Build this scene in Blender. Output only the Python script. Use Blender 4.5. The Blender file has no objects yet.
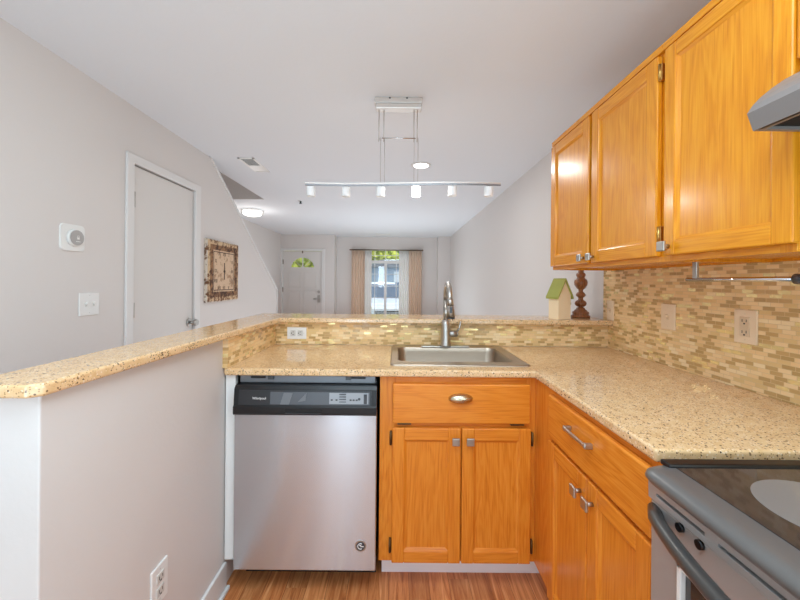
import bpy, bmesh, math, random
from mathutils import Vector, Matrix
random.seed(7)
S = bpy.context.scene
COL = S.collection
# ---------------------------------------------------------------- camera
cam = bpy.data.cameras.new('camera'); camo = bpy.data.objects.new('camera', cam); COL.objects.link(camo)
cam.sensor_width = 36.0; cam.lens = 356 * 36 / 800; cam.shift_x = 3 / 800; cam.shift_y = -18 / 800
cam.clip_start = 0.02; cam.clip_end = 200
camo.matrix_world = Matrix.Translation((0, 0, 1.27)) @ Matrix.Rotation(math.pi / 2, 4, 'X') @ Matrix.Rotation(0.0090, 4, 'Z')
S.camera = camo
# ---------------------------------------------------------------- world, lights, exposure
w = bpy.data.worlds.new('world'); S.world = w; w.use_nodes = True
bg = w.node_tree.nodes['Background']; bg.inputs[0].default_value = (0.78, 0.89, 1.0, 1); bg.inputs[1].default_value = 2.0
S.view_settings.view_transform = 'Standard'; S.view_settings.look = 'None'; S.view_settings.gamma = 1.0
S.view_settings.use_curve_mapping = False; S.view_settings.exposure = 0.0
S.cycles.max_bounces = 10; S.cycles.diffuse_bounces = 6; S.cycles.use_denoising = True
S.cycles.sample_clamp_indirect = 6

def light(name, kind, loc, energy, col=(1, 1, 1), rot=(0, 0, 0), **kw):
    l = bpy.data.lights.new(name, kind); l.energy = energy; l.color = col
    for k, v in kw.items(): setattr(l, k, v)
    o = bpy.data.objects.new(name, l); COL.objects.link(o); o.location = loc; o.rotation_euler = rot
    return o
R = math.radians
light('sun', 'SUN', (20, 5, 20), 1.8, (1, 0.96, 0.88), (R(35), 0, R(60)), angle=R(1))
LC_ = (0.71, 0.885, 1.0)
# daylight of the kitchen's own rear patio door, behind the camera
light('rear_door_daylight', 'AREA', (-0.84, -3.42, 1.15), 20, LC_, (R(90), 0, 0), shape='RECTANGLE', size=0.42, size_y=2.0)
light('rear_room_fill', 'AREA', (0.35, -3.4, 1.3), 7, LC_, (R(90), 0, 0), shape='RECTANGLE', size=1.6, size_y=1.8)  # added broad fill from the rear, no window behind it
light('side_fill', 'AREA', (1.15, -1.1, 1.45), 25, LC_, (R(90), 0, R(90)), shape='RECTANGLE', size=1.6, size_y=1.2)  # added side fill to brighten the half wall; this wall has no window
# added fills: unseen downlight over the kitchen, and up-facing fills brightening the ceilings
light('kitchen_down_fill', 'AREA', (0.0, 0.3, 2.28), 26, LC_, (0, 0, 0), shape='RECTANGLE', size=1.2, size_y=0.9)
light('kitchen_up_fill', 'AREA', (0.05, -0.9, 0.8), 39, (0.665, 0.87, 1.0), (R(180), 0, 0), shape='RECTANGLE', size=1.9, size_y=1.6)
light('dining_up_fill', 'AREA', (-0.3, 3.4, 0.3), 14, (0.76, 0.91, 1.0), (R(180), 0, 0), shape='RECTANGLE', size=2.0, size_y=2.0)
light('upstairs_lamp', 'POINT', (-2.15, 3.2, 3.3), 6, (0.9, 0.95, 1), shadow_soft_size=0.15)
light('living_up_fill', 'AREA', (-0.3, 6.2, 0.3), 39, (0.76, 0.91, 1.0), (R(180), 0, 0), shape='RECTANGLE', size=2.2, size_y=2.2)

# ---------------------------------------------------------------- helpers
class MB:
    def __init__(self): self.bm = bmesh.new()
    def _merge(self, b, mi=0, smooth=False):
        for f in b.faces:
            f.material_index = mi
            if smooth: f.smooth = True
        me = bpy.data.meshes.new('tmp'); b.to_mesh(me); b.free(); self.bm.from_mesh(me); bpy.data.meshes.remove(me); return self
    def box(self, x0, x1, y0, y1, z0, z1, bev=0.0, mi=0, seg=2):
        b = bmesh.new(); bmesh.ops.create_cube(b, size=1)
        for v in b.verts: v.co = Vector(((x0 + x1) / 2 + v.co.x * (x1 - x0), (y0 + y1) / 2 + v.co.y * (y1 - y0), (z0 + z1) / 2 + v.co.z * (z1 - z0)))
        if bev > 0: bmesh.ops.bevel(b, geom=b.edges[:], offset=bev, segments=seg, affect='EDGES', profile=0.5)
        return self._merge(b, mi)
    def cyl(self, p0, p1, r, r2=None, n=24, mi=0, smooth=True):
        p0 = Vector(p0); p1 = Vector(p1); d = p1 - p0; r2 = r if r2 is None else r2
        b = bmesh.new(); bmesh.ops.create_cone(b, cap_ends=True, segments=n, radius1=r, radius2=r2, depth=d.length)
        m = Matrix.Translation((p0 + p1) / 2) @ d.to_track_quat('Z', 'Y').to_matrix().to_4x4()
        bmesh.ops.transform(b, matrix=m, verts=b.verts)
        for f in b.faces:
            f.material_index = mi; f.smooth = smooth and len(f.verts) == 4
        me = bpy.data.meshes.new('tmp'); b.to_mesh(me); b.free(); self.bm.from_mesh(me); bpy.data.meshes.remove(me); return self
    def tube(self, pts, radii, n=12, mi=0):
        pts = [Vector(p) for p in pts]
        if not hasattr(radii, '__len__'): radii = [radii] * len(pts)
        b = bmesh.new(); rings = []; ref = None
        for i, p in enumerate(pts):
            t = (pts[min(i + 1, len(pts) - 1)] - pts[max(i - 1, 0)]).normalized()
            if ref is None: ref = t.orthogonal().normalized()
            ref = (ref - t * ref.dot(t)).normalized(); s = t.cross(ref)
            rings.append([b.verts.new(p + (ref * math.cos(2 * math.pi * k / n) + s * math.sin(2 * math.pi * k / n)) * radii[i]) for k in range(n)])
        for a, c in zip(rings, rings[1:]):
            for k in range(n): b.faces.new((a[k], a[(k + 1) % n], c[(k + 1) % n], c[k]))
        b.faces.new(rings[0][::-1]); b.faces.new(rings[-1])
        return self._merge(b, mi, True)
    def lathe(self, prof, c, n=32, mi=0):
        b = bmesh.new(); rings = []
        for r, z in prof: rings.append([b.verts.new((c[0] + r * math.cos(2 * math.pi * k / n), c[1] + r * math.sin(2 * math.pi * k / n), c[2] + z)) for k in range(n)])
        for a, d in zip(rings, rings[1:]):
            for k in range(n): b.faces.new((a[k], a[(k + 1) % n], d[(k + 1) % n], d[k]))
        b.faces.new(rings[0][::-1]); b.faces.new(rings[-1])
        return self._merge(b, mi, True)
    def prism(self, poly, axis, a0, a1, bev=0.0, mi=0, smooth=False):
        b = bmesh.new()
        def P(u, v, a): return {'x': (a, u, v), 'y': (u, a, v), 'z': (u, v, a)}[axis]
        A = [b.verts.new(P(u, v, a0)) for u, v in poly]; B = [b.verts.new(P(u, v, a1)) for u, v in poly]
        b.faces.new(A); b.faces.new(B)
        for i in range(len(poly)):
            j = (i + 1) % len(poly); b.faces.new((A[i], A[j], B[j], B[i]))
        bmesh.ops.recalc_face_normals(b, faces=b.faces)
        if bev > 0: bmesh.ops.bevel(b, geom=b.edges[:], offset=bev, segments=3, affect='EDGES', profile=0.5)
        return self._merge(b, mi, smooth)
    def quads(self, grid, mi=0, smooth=True):
        b = bmesh.new(); V = [[b.verts.new(p) for p in row] for row in grid]
        for i in range(len(V) - 1):
            for j in range(len(V[0]) - 1): b.faces.new((V[i][j], V[i][j + 1], V[i + 1][j + 1], V[i + 1][j]))
        return self._merge(b, mi, smooth)
    def build(self, name, mats, parent=None):
        me = bpy.data.meshes.new(name)
        bmesh.ops.recalc_face_normals(self.bm, faces=self.bm.faces)
        o = bpy.data.objects.new(name, me); COL.objects.link(o)
        base = Vector((0, 0, 0))
        if parent is not None:
            base = Vector(parent.get('_base', (0, 0, 0))); o.parent = parent
            o['_base'] = tuple(base)
        bmesh.ops.translate(self.bm, verts=self.bm.verts, vec=-base)
        self.bm.to_mesh(me); self.bm.free()
        for m in (mats if isinstance(mats, (list, tuple)) else [mats]): me.materials.append(m)
        return o

def thing(name, label, cat, loc, group=None):
    o = bpy.data.objects.new(name, None); COL.objects.link(o); o.location = loc; o['_base'] = tuple(loc)
    o['label'] = label; o['category'] = cat
    if group: o['group'] = group
    return o
def tag(o, label, cat, group=None):
    o['label'] = label; o['category'] = cat
    if group: o['group'] = group
    return o
def struct(o): o['kind'] = 'structure'; return o
def sroot(name, loc):
    o = bpy.data.objects.new(name, None); COL.objects.link(o); o.location = loc; o['_base'] = tuple(loc); o['kind'] = 'structure'; return o
def text(name, body, size, mat, parent, loc, rot, depth=0.0004, align='CENTER'):
    c = bpy.data.curves.new(name, 'FONT'); c.body = body; c.size = size; c.extrude = depth; c.align_x = align; c.align_y = 'CENTER'
    tmp = bpy.data.objects.new(name + '_tmp', c); COL.objects.link(tmp)
    bpy.context.view_layer.update()
    me = bpy.data.meshes.new_from_object(tmp); bpy.data.objects.remove(tmp)
    o = bpy.data.objects.new(name, me); COL.objects.link(o); me.materials.clear(); me.materials.append(mat)
    o.parent = parent; o.location = Vector(loc) - Vector(parent.get('_base', (0, 0, 0))); o.rotation_euler = rot
    return o

# ---------------------------------------------------------------- materials
def srgb(r, g, b):
    f = lambda c: (c / 255) / 12.92 if c / 255 <= 0.04045 else ((c / 255 + 0.055) / 1.055) ** 2.4
    return (f(r), f(g), f(b), 1)
def mat(name, col, rough=0.6, metal=0.0, **kw):
    m = bpy.data.materials.new(name); m.use_nodes = True; b = m.node_tree.nodes['Principled BSDF']
    b.inputs['Base Color'].default_value = col; b.inputs['Roughness'].default_value = rough; b.inputs['Metallic'].default_value = metal
    for k, v in kw.items(): b.inputs[k].default_value = v
    return m
class N:
    def __init__(s, m): s.t = m.node_tree; s.b = s.t.nodes['Principled BSDF']
    def n(s, ty, **kw):
        x = s.t.nodes.new(ty)
        for k, v in kw.items(): setattr(x, k, v)
        return x
    def l(s, a, b): s.t.links.new(a, b)
    def math(s, op, a, b=None, c=None):
        x = s.n('ShaderNodeMath', operation=op)
        for i, v in enumerate((a, b, c)):
            if v is None: continue
            if isinstance(v, (int, float)): x.inputs[i].default_value = v
            else: s.l(v, x.inputs[i])
        return x.outputs[0]
    def ramp(s, fac, stops, interp='LINEAR'):
        x = s.n('ShaderNodeValToRGB'); x.color_ramp.interpolation = interp; e = x.color_ramp.elements
        while len(e) < len(stops): e.new(0.5)
        for i, (p, c) in enumerate(stops): e[i].position = p; e[i].color = c
        s.l(fac, x.inputs[0]); return x.outputs[0]
    def coord(s, scale=(1, 1, 1)):
        c = s.n('ShaderNodeTexCoord'); m = s.n('ShaderNodeMapping'); m.inputs['Scale'].default_value = scale
        s.l(c.outputs['Object'], m.inputs[0]); return m.outputs[0]
    def noise(s, vec, scale, detail=2, rough=0.5, dist=0):
        x = s.n('ShaderNodeTexNoise'); s.l(vec, x.inputs['Vector']); x.inputs['Scale'].default_value = scale
        x.inputs['Detail'].default_value = detail; x.inputs['Roughness'].default_value = rough; x.inputs['Distortion'].default_value = dist
        return x.outputs['Fac']
    def mix(s, fac, a, b, mode='MIX'):
        x = s.n('ShaderNodeMix', data_type='RGBA', blend_type=mode)
        for i, v in ((0, fac), (6, a), (7, b)):
            if isinstance(v, (int, float)): x.inputs[i].default_value = v
            elif isinstance(v, tuple): x.inputs[i].default_value = v
            else: s.l(v, x.inputs[i])
        return x.outputs[2]
    def bump(s, h, strength=0.2, dist=0.002):
        x = s.n('ShaderNodeBump'); x.inputs['Strength'].default_value = strength; x.inputs['Distance'].default_value = dist
        s.l(h, x.inputs['Height']); s.l(x.outputs[0], s.b.inputs['Normal'])

def paint(name, col, rough=0.6, bump=0.25):
    m = mat(name, col, rough); k = N(m); v = k.coord()
    k.bump(k.noise(v, 60, 4), bump, 0.002)
    return m
M = {}
M['wall'] = paint('wall_paint', srgb(216, 210, 206), 0.5)
M['ceil'] = paint('ceiling_paint', srgb(226, 229, 233), 0.8, 0.35)
M['trim'] = mat('trim_white', srgb(222, 220, 218), 0.35)
M['white'] = mat('white_plastic', srgb(232, 231, 228), 0.35)
M['almond'] = mat('almond_plastic', srgb(240, 216, 184), 0.35)
M['almond2'] = mat('almond_plastic_dark', srgb(224, 200, 168), 0.4)
M['doorw'] = mat('door_paint', srgb(216, 212, 208), 0.4)
M['black'] = mat('black_plastic', srgb(14, 14, 16), 0.35)
M['slot'] = mat('dark_slot', srgb(40, 38, 36), 0.6)
M['darkgray'] = mat('dark_gray_plastic', srgb(68, 70, 74), 0.35)
M['midgray'] = mat('grey_film', srgb(112, 116, 120), 0.35)
M['nickel'] = mat('brushed_nickel', srgb(188, 185, 180), 0.36, 1.0)
M['chrome'] = mat('chrome', srgb(215, 215, 215), 0.12, 1.0)
M['bronze'] = mat('antique_bronze', srgb(105, 80, 50), 0.4, 0.9)
M['brass'] = mat('brass', srgb(200, 160, 90), 0.3, 1.0)

def steel(name, axis, col=(178, 177, 175), rough=0.3, bmp=0.05, met=1.0):
    m = mat(name, srgb(*col), rough, met); k = N(m)
    sc = {'x': (1, 150, 150), 'y': (150, 1, 150), 'z': (150, 150, 1)}[axis]
    n = k.noise(k.coord(sc), 2.0, 3)
    r = k.math('MULTIPLY_ADD', n, 0.14, rough - 0.07); k.l(r, k.b.inputs['Roughness'])
    k.bump(n, bmp, 0.001)
    return m
M['steel_z'] = steel('brushed_steel_door', 'x', (200, 202, 206), 0.25, 0.0, 0.85)
k = N(M['steel_z']); [k.t.links.remove(q) for q in list(k.b.inputs['Roughness'].links) + list(k.b.inputs['Normal'].links)]; k.b.inputs['Roughness'].default_value = 0.26; tg = k.n('ShaderNodeTangent', direction_type='UV_MAP'); k.l(tg.outputs[0], k.b.inputs['Tangent']); k.b.inputs['Anisotropic'].default_value = 0.92; k.b.inputs['Anisotropic Rotation'].default_value = 0.25
M['steel_x'] = steel('brushed_steel_sink', 'x', (178, 163, 146), 0.40)
M['steel_y'] = steel('brushed_steel_range', 'y', (184, 182, 180), 0.38, 0.05, 0.55)
M['canopy'] = mat('canopy_metal', srgb(214, 208, 202), 0.4, 0.5)
M['hood'] = mat('hood_grey_enamel', srgb(134, 129, 127), 0.42, 0.3)
M['ctopband'] = mat('cooktop_frame_grey', srgb(112, 110, 108), 0.3, 0.4)

def oak(name, axis, light_, mid, dark, gloss=0.26):
    m = mat(name, mid, gloss); k = N(m)
    sc = {'x': (0.9, 9, 9), 'y': (9, 0.9, 9), 'z': (9, 9, 0.9)}[axis]
    v = k.coord(sc)
    big = k.noise(v, 1.3, 3, 0.55, 0.6)
    rings = k.math('SINE', k.math('MULTIPLY', big, 60.0))
    rings = k.math('MULTIPLY_ADD', rings, 0.5, 0.5)
    sc2 = {'x': (3, 120, 120), 'y': (120, 3, 120), 'z': (120, 120, 3)}[axis]
    fine = k.noise(k.coord(sc2), 2.2, 4, 0.6)
    f = k.math('MULTIPLY_ADD', rings, 0.17, k.math('MULTIPLY', fine, 0.85))
    c = k.ramp(f, [(0.20, dark), (0.47, mid), (0.75, light_)])
    k.l(c, k.b.inputs['Base Color'])
    k.b.inputs['Coat Weight'].default_value = 0.12; k.b.inputs['Coat Roughness'].default_value = 0.15
    k.bump(fine, 0.1, 0.0005)
    return m
for a in 'xyz':
    M['oakU' + a] = oak('honey_oak_' + a, a, srgb(230, 158, 38), srgb(218, 138, 22), srgb(196, 110, 10))
    M['oakL' + a] = oak('amber_oak_' + a, a, srgb(232, 148, 52), srgb(222, 130, 38), srgb(196, 104, 26))

def quartz():
    m = mat('speckled_quartz', srgb(214, 180, 132), 0.09); k = N(m); v = k.coord()
    base = k.ramp(k.noise(v, 40, 4, 0.6), [(0.3, srgb(214, 174, 124)), (0.7, srgb(232, 197, 153))])
    def specks(scale, thr, seed):
        x = k.n('ShaderNodeTexVoronoi'); x.inputs['Scale'].default_value = scale
        mp = k.n('ShaderNodeMapping'); mp.inputs['Location'].default_value = (seed, seed * 2, seed * 3); k.l(v, mp.inputs[0]); k.l(mp.outputs[0], x.inputs['Vector'])
        sep = k.n('ShaderNodeSeparateColor'); k.l(x.outputs['Color'], sep.inputs[0])
        near = k.math('LESS_THAN', x.outputs['Distance'], 0.38)
        pick = k.math('LESS_THAN', sep.outputs[0], thr)
        return k.math('MULTIPLY', near, pick)
    c = k.mix(specks(170, 0.35, 1.3), base, srgb(234, 208, 174))
    c = k.mix(specks(230, 0.30, 4.1), c, srgb(176, 136, 92))
    c = k.mix(specks(190, 0.17, 7.7), c, srgb(112, 84, 58))
    c = k.mix(specks(150, 0.08, 2.9), c, srgb(62, 50, 42))
    k.l(c, k.b.inputs['Base Color'])
    return m
M['quartz'] = quartz()

def mosaic(name, ax):      # ax: horizontal axis of the wall, 0 = x, 1 = y
    m = mat(name, srgb(190, 160, 115), 0.35); k = N(m)
    c = k.n('ShaderNodeTexCoord'); s = k.n('ShaderNodeSeparateXYZ'); k.l(c.outputs['Object'], s.inputs[0])
    u = s.outputs[ax]; z = s.outputs[2]; TW, TH, G = 0.0385, 0.0135, 0.0016
    u = k.math('ADD', u, 10.0)
    rz = k.math('DIVIDE', z, TH); row = k.math('FLOOR', rz)
    off = k.math('MULTIPLY', k.math('MODULO', row, 2.0), 0.5)
    jit = k.math('MULTIPLY', k.math('FRACT', k.math('MULTIPLY', row, 0.377)), 0.35)
    uu = k.math('ADD', k.math('ADD', k.math('DIVIDE', u, TW), off), jit); colm = k.math('FLOOR', uu)
    fu = k.math('FRACT', uu); fz = k.math('FRACT', rz)
    def edge(f, g): return k.math('MULTIPLY', k.math('GREATER_THAN', f, g), k.math('LESS_THAN', f, 1 - g))
    tile = k.math('MULTIPLY', edge(fu, G / TW / 2), edge(fz, G / TH / 2))
    cv = k.n('ShaderNodeCombineXYZ'); k.l(row, cv.inputs[0]); k.l(colm, cv.inputs[1])
    wn = k.n('ShaderNodeTexWhiteNoise', noise_dimensions='3D'); k.l(cv.outputs[0], wn.inputs['Vector'])
    col = k.ramp(wn.outputs['Value'], [(0.0, srgb(193, 158, 102)), (0.14, srgb(203, 166, 110)), (0.30, srgb(229, 194, 134)), (0.46, srgb(241, 204, 148)), (0.66, srgb(247, 214, 162)), (0.82, srgb(249, 222, 176)), (0.91, srgb(255, 230, 164))], 'CONSTANT')
    metal = k.math('GREATER_THAN', wn.outputs['Value'], 0.91)
    glass = k.math('LESS_THAN', wn.outputs['Value'], 0.30)
    col = k.mix(tile, srgb(222, 192, 144), col)
    k.l(col, k.b.inputs['Base Color'])
    mt = k.math('MULTIPLY', k.math('MULTIPLY', metal, tile), 0.45); k.l(mt, k.b.inputs['Metallic'])
    r = k.math('SUBTRACT', 0.5, k.math('MULTIPLY', k.math('MULTIPLY', k.math('ADD', metal, glass), tile), 0.32)); k.l(r, k.b.inputs['Roughness'])
    h = k.math('MULTIPLY_ADD', tile, 1.0, k.math('MULTIPLY', wn.outputs['Value'], 0.35)); k.bump(h, 0.5, 0.0012)
    return m
M['mosx'] = mosaic('mosaic_tile_back', 0); M['mosy'] = mosaic('mosaic_tile_side', 1)

def laminate():
    m = mat('wood_floor', srgb(170, 100, 55), 0.3); k = N(m)
    c = k.n('ShaderNodeTexCoord'); s = k.n('ShaderNodeSeparateXYZ'); k.l(c.outputs['Object'], s.inputs[0])
    W, L = 0.085, 0.9
    px = k.math('DIVIDE', k.math('ADD', s.outputs[0], 20), W); row = k.math('FLOOR', px)
    py = k.math('ADD', k.math('DIVIDE', k.math('ADD', s.outputs[1], 20), L), k.math('FRACT', k.math('MULTIPLY', row, 0.618))); cc = k.math('FLOOR', py)
    cv = k.n('ShaderNodeCombineXYZ'); k.l(row, cv.inputs[0]); k.l(cc, cv.inputs[1])
    wn = k.n('ShaderNodeTexWhiteNoise', noise_dimensions='3D'); k.l(cv.outputs[0], wn.inputs['Vector'])
    ad = k.n('ShaderNodeVectorMath', operation='ADD'); k.l(c.outputs['Object'], ad.inputs[0]); k.l(wn.outputs['Color'], ad.inputs[1])
    mp = k.n('ShaderNodeMapping'); mp.inputs['Scale'].default_value = (28, 1.8, 1); k.l(ad.outputs[0], mp.inputs[0])
    g = k.noise(mp.outputs[0], 1.6, 6, 0.65, 1.2)
    col = k.ramp(g, [(0.30, srgb(150, 80, 42)), (0.44, srgb(192, 116, 66)), (0.58, srgb(214, 142, 88)), (0.72, srgb(240, 178, 122))])
    tone = k.math('MULTIPLY_ADD', wn.outputs['Value'], 0.25, 0.85)
    hs = k.n('ShaderNodeHueSaturation'); k.l(col, hs.inputs['Color']); k.l(tone, hs.inputs['Value'])
    gap = k.math('LESS_THAN', k.math('FRACT', px), 0.02)
    k.l(k.mix(gap, hs.outputs[0], srgb(140, 80, 46)), k.b.inputs['Base Color'])
    k.bump(g, 0.1, 0.0006)
    return m
M['floor'] = laminate()

def emit(name, col, s):
    m = bpy.data.materials.new(name); m.use_nodes = True; b = m.node_tree.nodes['Principled BSDF']
    b.inputs['Base Color'].default_value = col; b.inputs['Emission Color'].default_value = col; b.inputs['Emission Strength'].default_value = s
    return m
def glassy(name, tint=(1, 1, 1, 1), refl=0.06):
    m = bpy.data.materials.new(name); m.use_nodes = True; t = m.node_tree; t.nodes.clear()
    o = t.nodes.new('ShaderNodeOutputMaterial'); a = t.nodes.new('ShaderNodeBsdfTransparent'); g = t.nodes.new('ShaderNodeBsdfGlossy'); x = t.nodes.new('ShaderNodeMixShader')
    a.inputs[0].default_value = tint; g.inputs['Roughness'].default_value = 0.02; x.inputs[0].default_value = refl
    t.links.new(a.outputs[0], x.inputs[1]); t.links.new(g.outputs[0], x.inputs[2]); t.links.new(x.outputs[0], o.inputs[0]); return m
M['pane'] = glassy('window_glass')
def fabric(name, col, trans, alpha=1.0):
    m = mat(name, col, 0.85); b = m.node_tree.nodes['Principled BSDF']
    t = m.node_tree; o = [n for n in t.nodes if n.type == 'OUTPUT_MATERIAL'][0]
    tr = t.nodes.new('ShaderNodeBsdfTranslucent'); tr.inputs[0].default_value = col
    x = t.nodes.new('ShaderNodeMixShader'); x.inputs[0].default_value = trans
    t.links.new(b.outputs[0], x.inputs[1]); t.links.new(tr.outputs[0], x.inputs[2])
    last = x
    if alpha < 1:
        tp = t.nodes.new('ShaderNodeBsdfTransparent'); y = t.nodes.new('ShaderNodeMixShader'); y.inputs[0].default_value = alpha
        t.links.new(tp.outputs[0], y.inputs[1]); t.links.new(x.outputs[0], y.inputs[2]); last = y
    t.links.new(last.outputs[0], o.inputs[0]); return m
M['sheer'] = fabric('sheer_fabric', srgb(250, 247, 246), 0.6, 0.85)
M['tan'] = fabric('tan_fabric', srgb(242, 224, 208), 0.55)

# ---------------------------------------------------------------- room shell
CZ = 2.31; LX = -1.59; LX2 = -1.705; SX = -2.60; RX = 1.205; TX = 1.195; BY = -3.6
W = 'wall'
struct(MB().box(SX - 0.2, RX + 0.2, -0.5, 8.45, -0.12, 0.0).build('floor', M['floor']))
struct(MB().box(SX - 0.2, RX + 0.2, BY - 0.2, -0.5, -0.12, 0.0).build('floor_rear_reflector', mat('pale_reflector', srgb(196, 196, 198), 0.5)))  # unseen; pale colour made up to grey the dishwasher reflection and cut warm bounce
ceil = MB()
HY0, HY1 = 1.9, 4.56
ceil.box(LX2, RX + 0.2, BY - 0.2, 8.45, CZ, CZ + 0.15)
ceil.box(SX - 0.2, LX2, HY1, 8.45, CZ, CZ + 0.15); ceil.box(SX - 0.2, LX2, BY - 0.2, HY0, CZ, CZ + 0.15)
struct(ceil.build('ceiling', M['ceil']))
sh = MB()      # stairwell shaft rising above the ceiling opening
sh.box(SX - 0.2, LX2, HY1 - 0.012, HY1 - 0.0005, CZ + 0.0005, 3.6); sh.box(SX - 0.2, LX2, HY0 - 0.1, HY0, CZ + 0.15, 3.6)
sh.box(LX2, LX2 + 0.1, HY0 - 0.1, HY1 + 0.1, CZ + 0.15, 3.6); sh.box(SX - 0.2, SX, HY0, HY1, CZ, 3.6); sh.box(SX - 0.2, LX2 + 0.1, HY0 - 0.1, HY1 + 0.1, 3.6, 3.7)
struct(sh.build('wall_stairwell', M['wall']))
wl = MB()      # wall on the left, with the closet door opening and the sloping stair edge
DY0, DY1, DZ = 2.127, 2.785, 1.97
wl.box(LX2, LX, BY, DY0, 0, CZ); wl.box(LX2, LX, DY0, DY1, DZ, CZ)
wl.prism([(DY1, 0), (4.70, 0), (4.70, 1.145), (3.005, CZ), (DY1, CZ)], 'x', LX2, LX)
struct(wl.build('wall_left', M['wall']))
cap = MB()
cap.prism([(2.985, CZ), (3.03, CZ), (4.715, 1.165), (4.715, 0.0), (4.70, 0.0), (4.70, 1.145), (3.005, CZ)][::-1], 'x', LX2 - 0.012, LX + 0.012)
struct(cap.build('trim_1', M['trim']))
struct(MB().box(SX - 0.1, SX, BY, 8.3, 0, CZ).build('wall_stair_side', M['wall']))
stp = MB()
for i in range(9): stp.box(SX + 0.002, LX2 - 0.014, 4.66 - 0.26 * (i + 1), 4.66 - 0.26 * i, 0, 0.19 * (i + 1) - 0.0)
struct(stp.build('staircase', M['floor']))
EX0, EX1, EZ = -2.565, -1.67, 1.955
WX0, WX1, WZ = -1.02, 0.48, 2.03
wf = MB()
wf.box(SX - 0.1, EX0, 7.95, 8.1, 0, CZ); wf.box(EX1, -1.40, 7.95, 8.42, 0, CZ); wf.box(EX0, EX1, 7.95, 8.1, EZ, CZ)
wf.box(-1.40, WX0, 8.28, 8.42, 0, CZ); wf.box(WX1, RX, 8.28, 8.42, 0, CZ); wf.box(WX0, WX1, 8.28, 8.42, WZ, CZ)
wf.box(0.925, RX, 8.08, 8.28, 0, CZ)
struct(wf.build('wall_far', M['wall']))
struct(MB().box(RX, RX + 0.12, BY, 8.42, 0, CZ).build('wall_right', M['wall']))
wb = MB()
wb.box(SX - 0.1, -1.2, BY - 0.1, BY, 0, CZ); wb.box(-0.5, RX, BY - 0.1, BY, 0, CZ); wb.box(-1.2, -0.5, BY - 0.1, BY, 2.1, CZ)
struct(wb.build('wall_rear', M['wall']))
# half walls under the bar
PX = -0.703
struct(MB().box(-0.83, PX, 0.703, 2.14, 0, 1.040, 0.003).build('wall_peninsula', M['wall']))
struct(MB().box(PX, RX, 2.02, 2.14, 0, 1.040, 0.0).build('wall_bar', M['wall']))
struct(MB().box(PX, TX + 0.0, 2.01, 2.02, 0.914, 1.0395).build('wall_bar_tile', M['mosx']))
struct(MB().box(PX, -0.682, 1.44, 2.01, 0.9145, 1.0395).build('wall_peninsula_tile', M['mosy']))
struct(MB().box(TX, RX, -0.4, 2.06, 0.0, 1.60).build('wall_right_tile', M['mosy']))
struct(MB().box(PX, PX + 0.012, 0.73, 1.47, 0, 0.112, 0.004).box(PX + 0.012, PX + 0.026, 0.73, 1.47, 0, 0.016, 0.004).build('baseboard_peninsula', M['trim']))
struct(MB().box(LX, LX + 0.012, BY + 0.01, 2.07, 0, 0.09, 0.003).box(LX, LX + 0.012, 2.86, 4.70, 0, 0.09, 0.003).build('baseboard_left', M['trim']))
struct(MB().box(-1.40, WX0 - 0.06, 8.268, 8.28, 0, 0.09).box(WX1 + 0.06, 0.925, 8.268, 8.28, 0, 0.09).box(-1.61, -1.40, 7.938, 7.95, 0, 0.09).build('baseboard_far', M['trim']))
struct(MB().box(RX - 0.012, RX, 2.15, 8.08, 0, 0.09, 0.003).build('baseboard_right', M['trim']))

# closet door on the left wall
d = sroot('door_1', (LX, 2.45, 0))
cs = MB()
cs.box(LX, LX + 0.016, DY0 - 0.053, DY0 + 0.004, 0, DZ + 0.05, 0.004); cs.box(LX, LX + 0.016, DY1 - 0.004, DY1 + 0.068, 0, DZ + 0.05, 0.004); cs.box(LX, LX + 0.0155, DY0, DY1, DZ - 0.004, DZ + 0.05, 0.004)
cs.build('door_frame', M['trim'], d)
MB().box(LX - 0.045, LX - 0.008, DY0 + 0.006, DY1 - 0.006, 0.01, DZ - 0.009, 0.002).build('door_panel', M['doorw'], d)
for hz in (1.755, 1.085, 0.25):
    MB().cyl((LX + 0.002, DY0 + 0.016, hz - 0.045), (LX + 0.002, DY0 + 0.016, hz + 0.045), 0.008, n=12).box(LX - 0.008, LX - 0.005, DY0 + 0.012, DY0 + 0.04, hz - 0.045, hz + 0.045).build('door_hinge', M['nickel'], d)
kb = MB(); ky, kz = 2.735, 0.945
kb.cyl((LX - 0.008, ky, kz), (LX + 0.004, ky, kz), 0.033); kb.cyl((LX + 0.004, ky, kz), (LX + 0.03, ky, kz), 0.012)
kb.cyl((LX + 0.03, ky, kz), (LX + 0.042, ky, kz), 0.018, 0.028); kb.cyl((LX + 0.042, ky, kz), (LX + 0.06, ky, kz), 0.028, 0.022)
kb.build('door_knob', M['nickel'], d)

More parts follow.
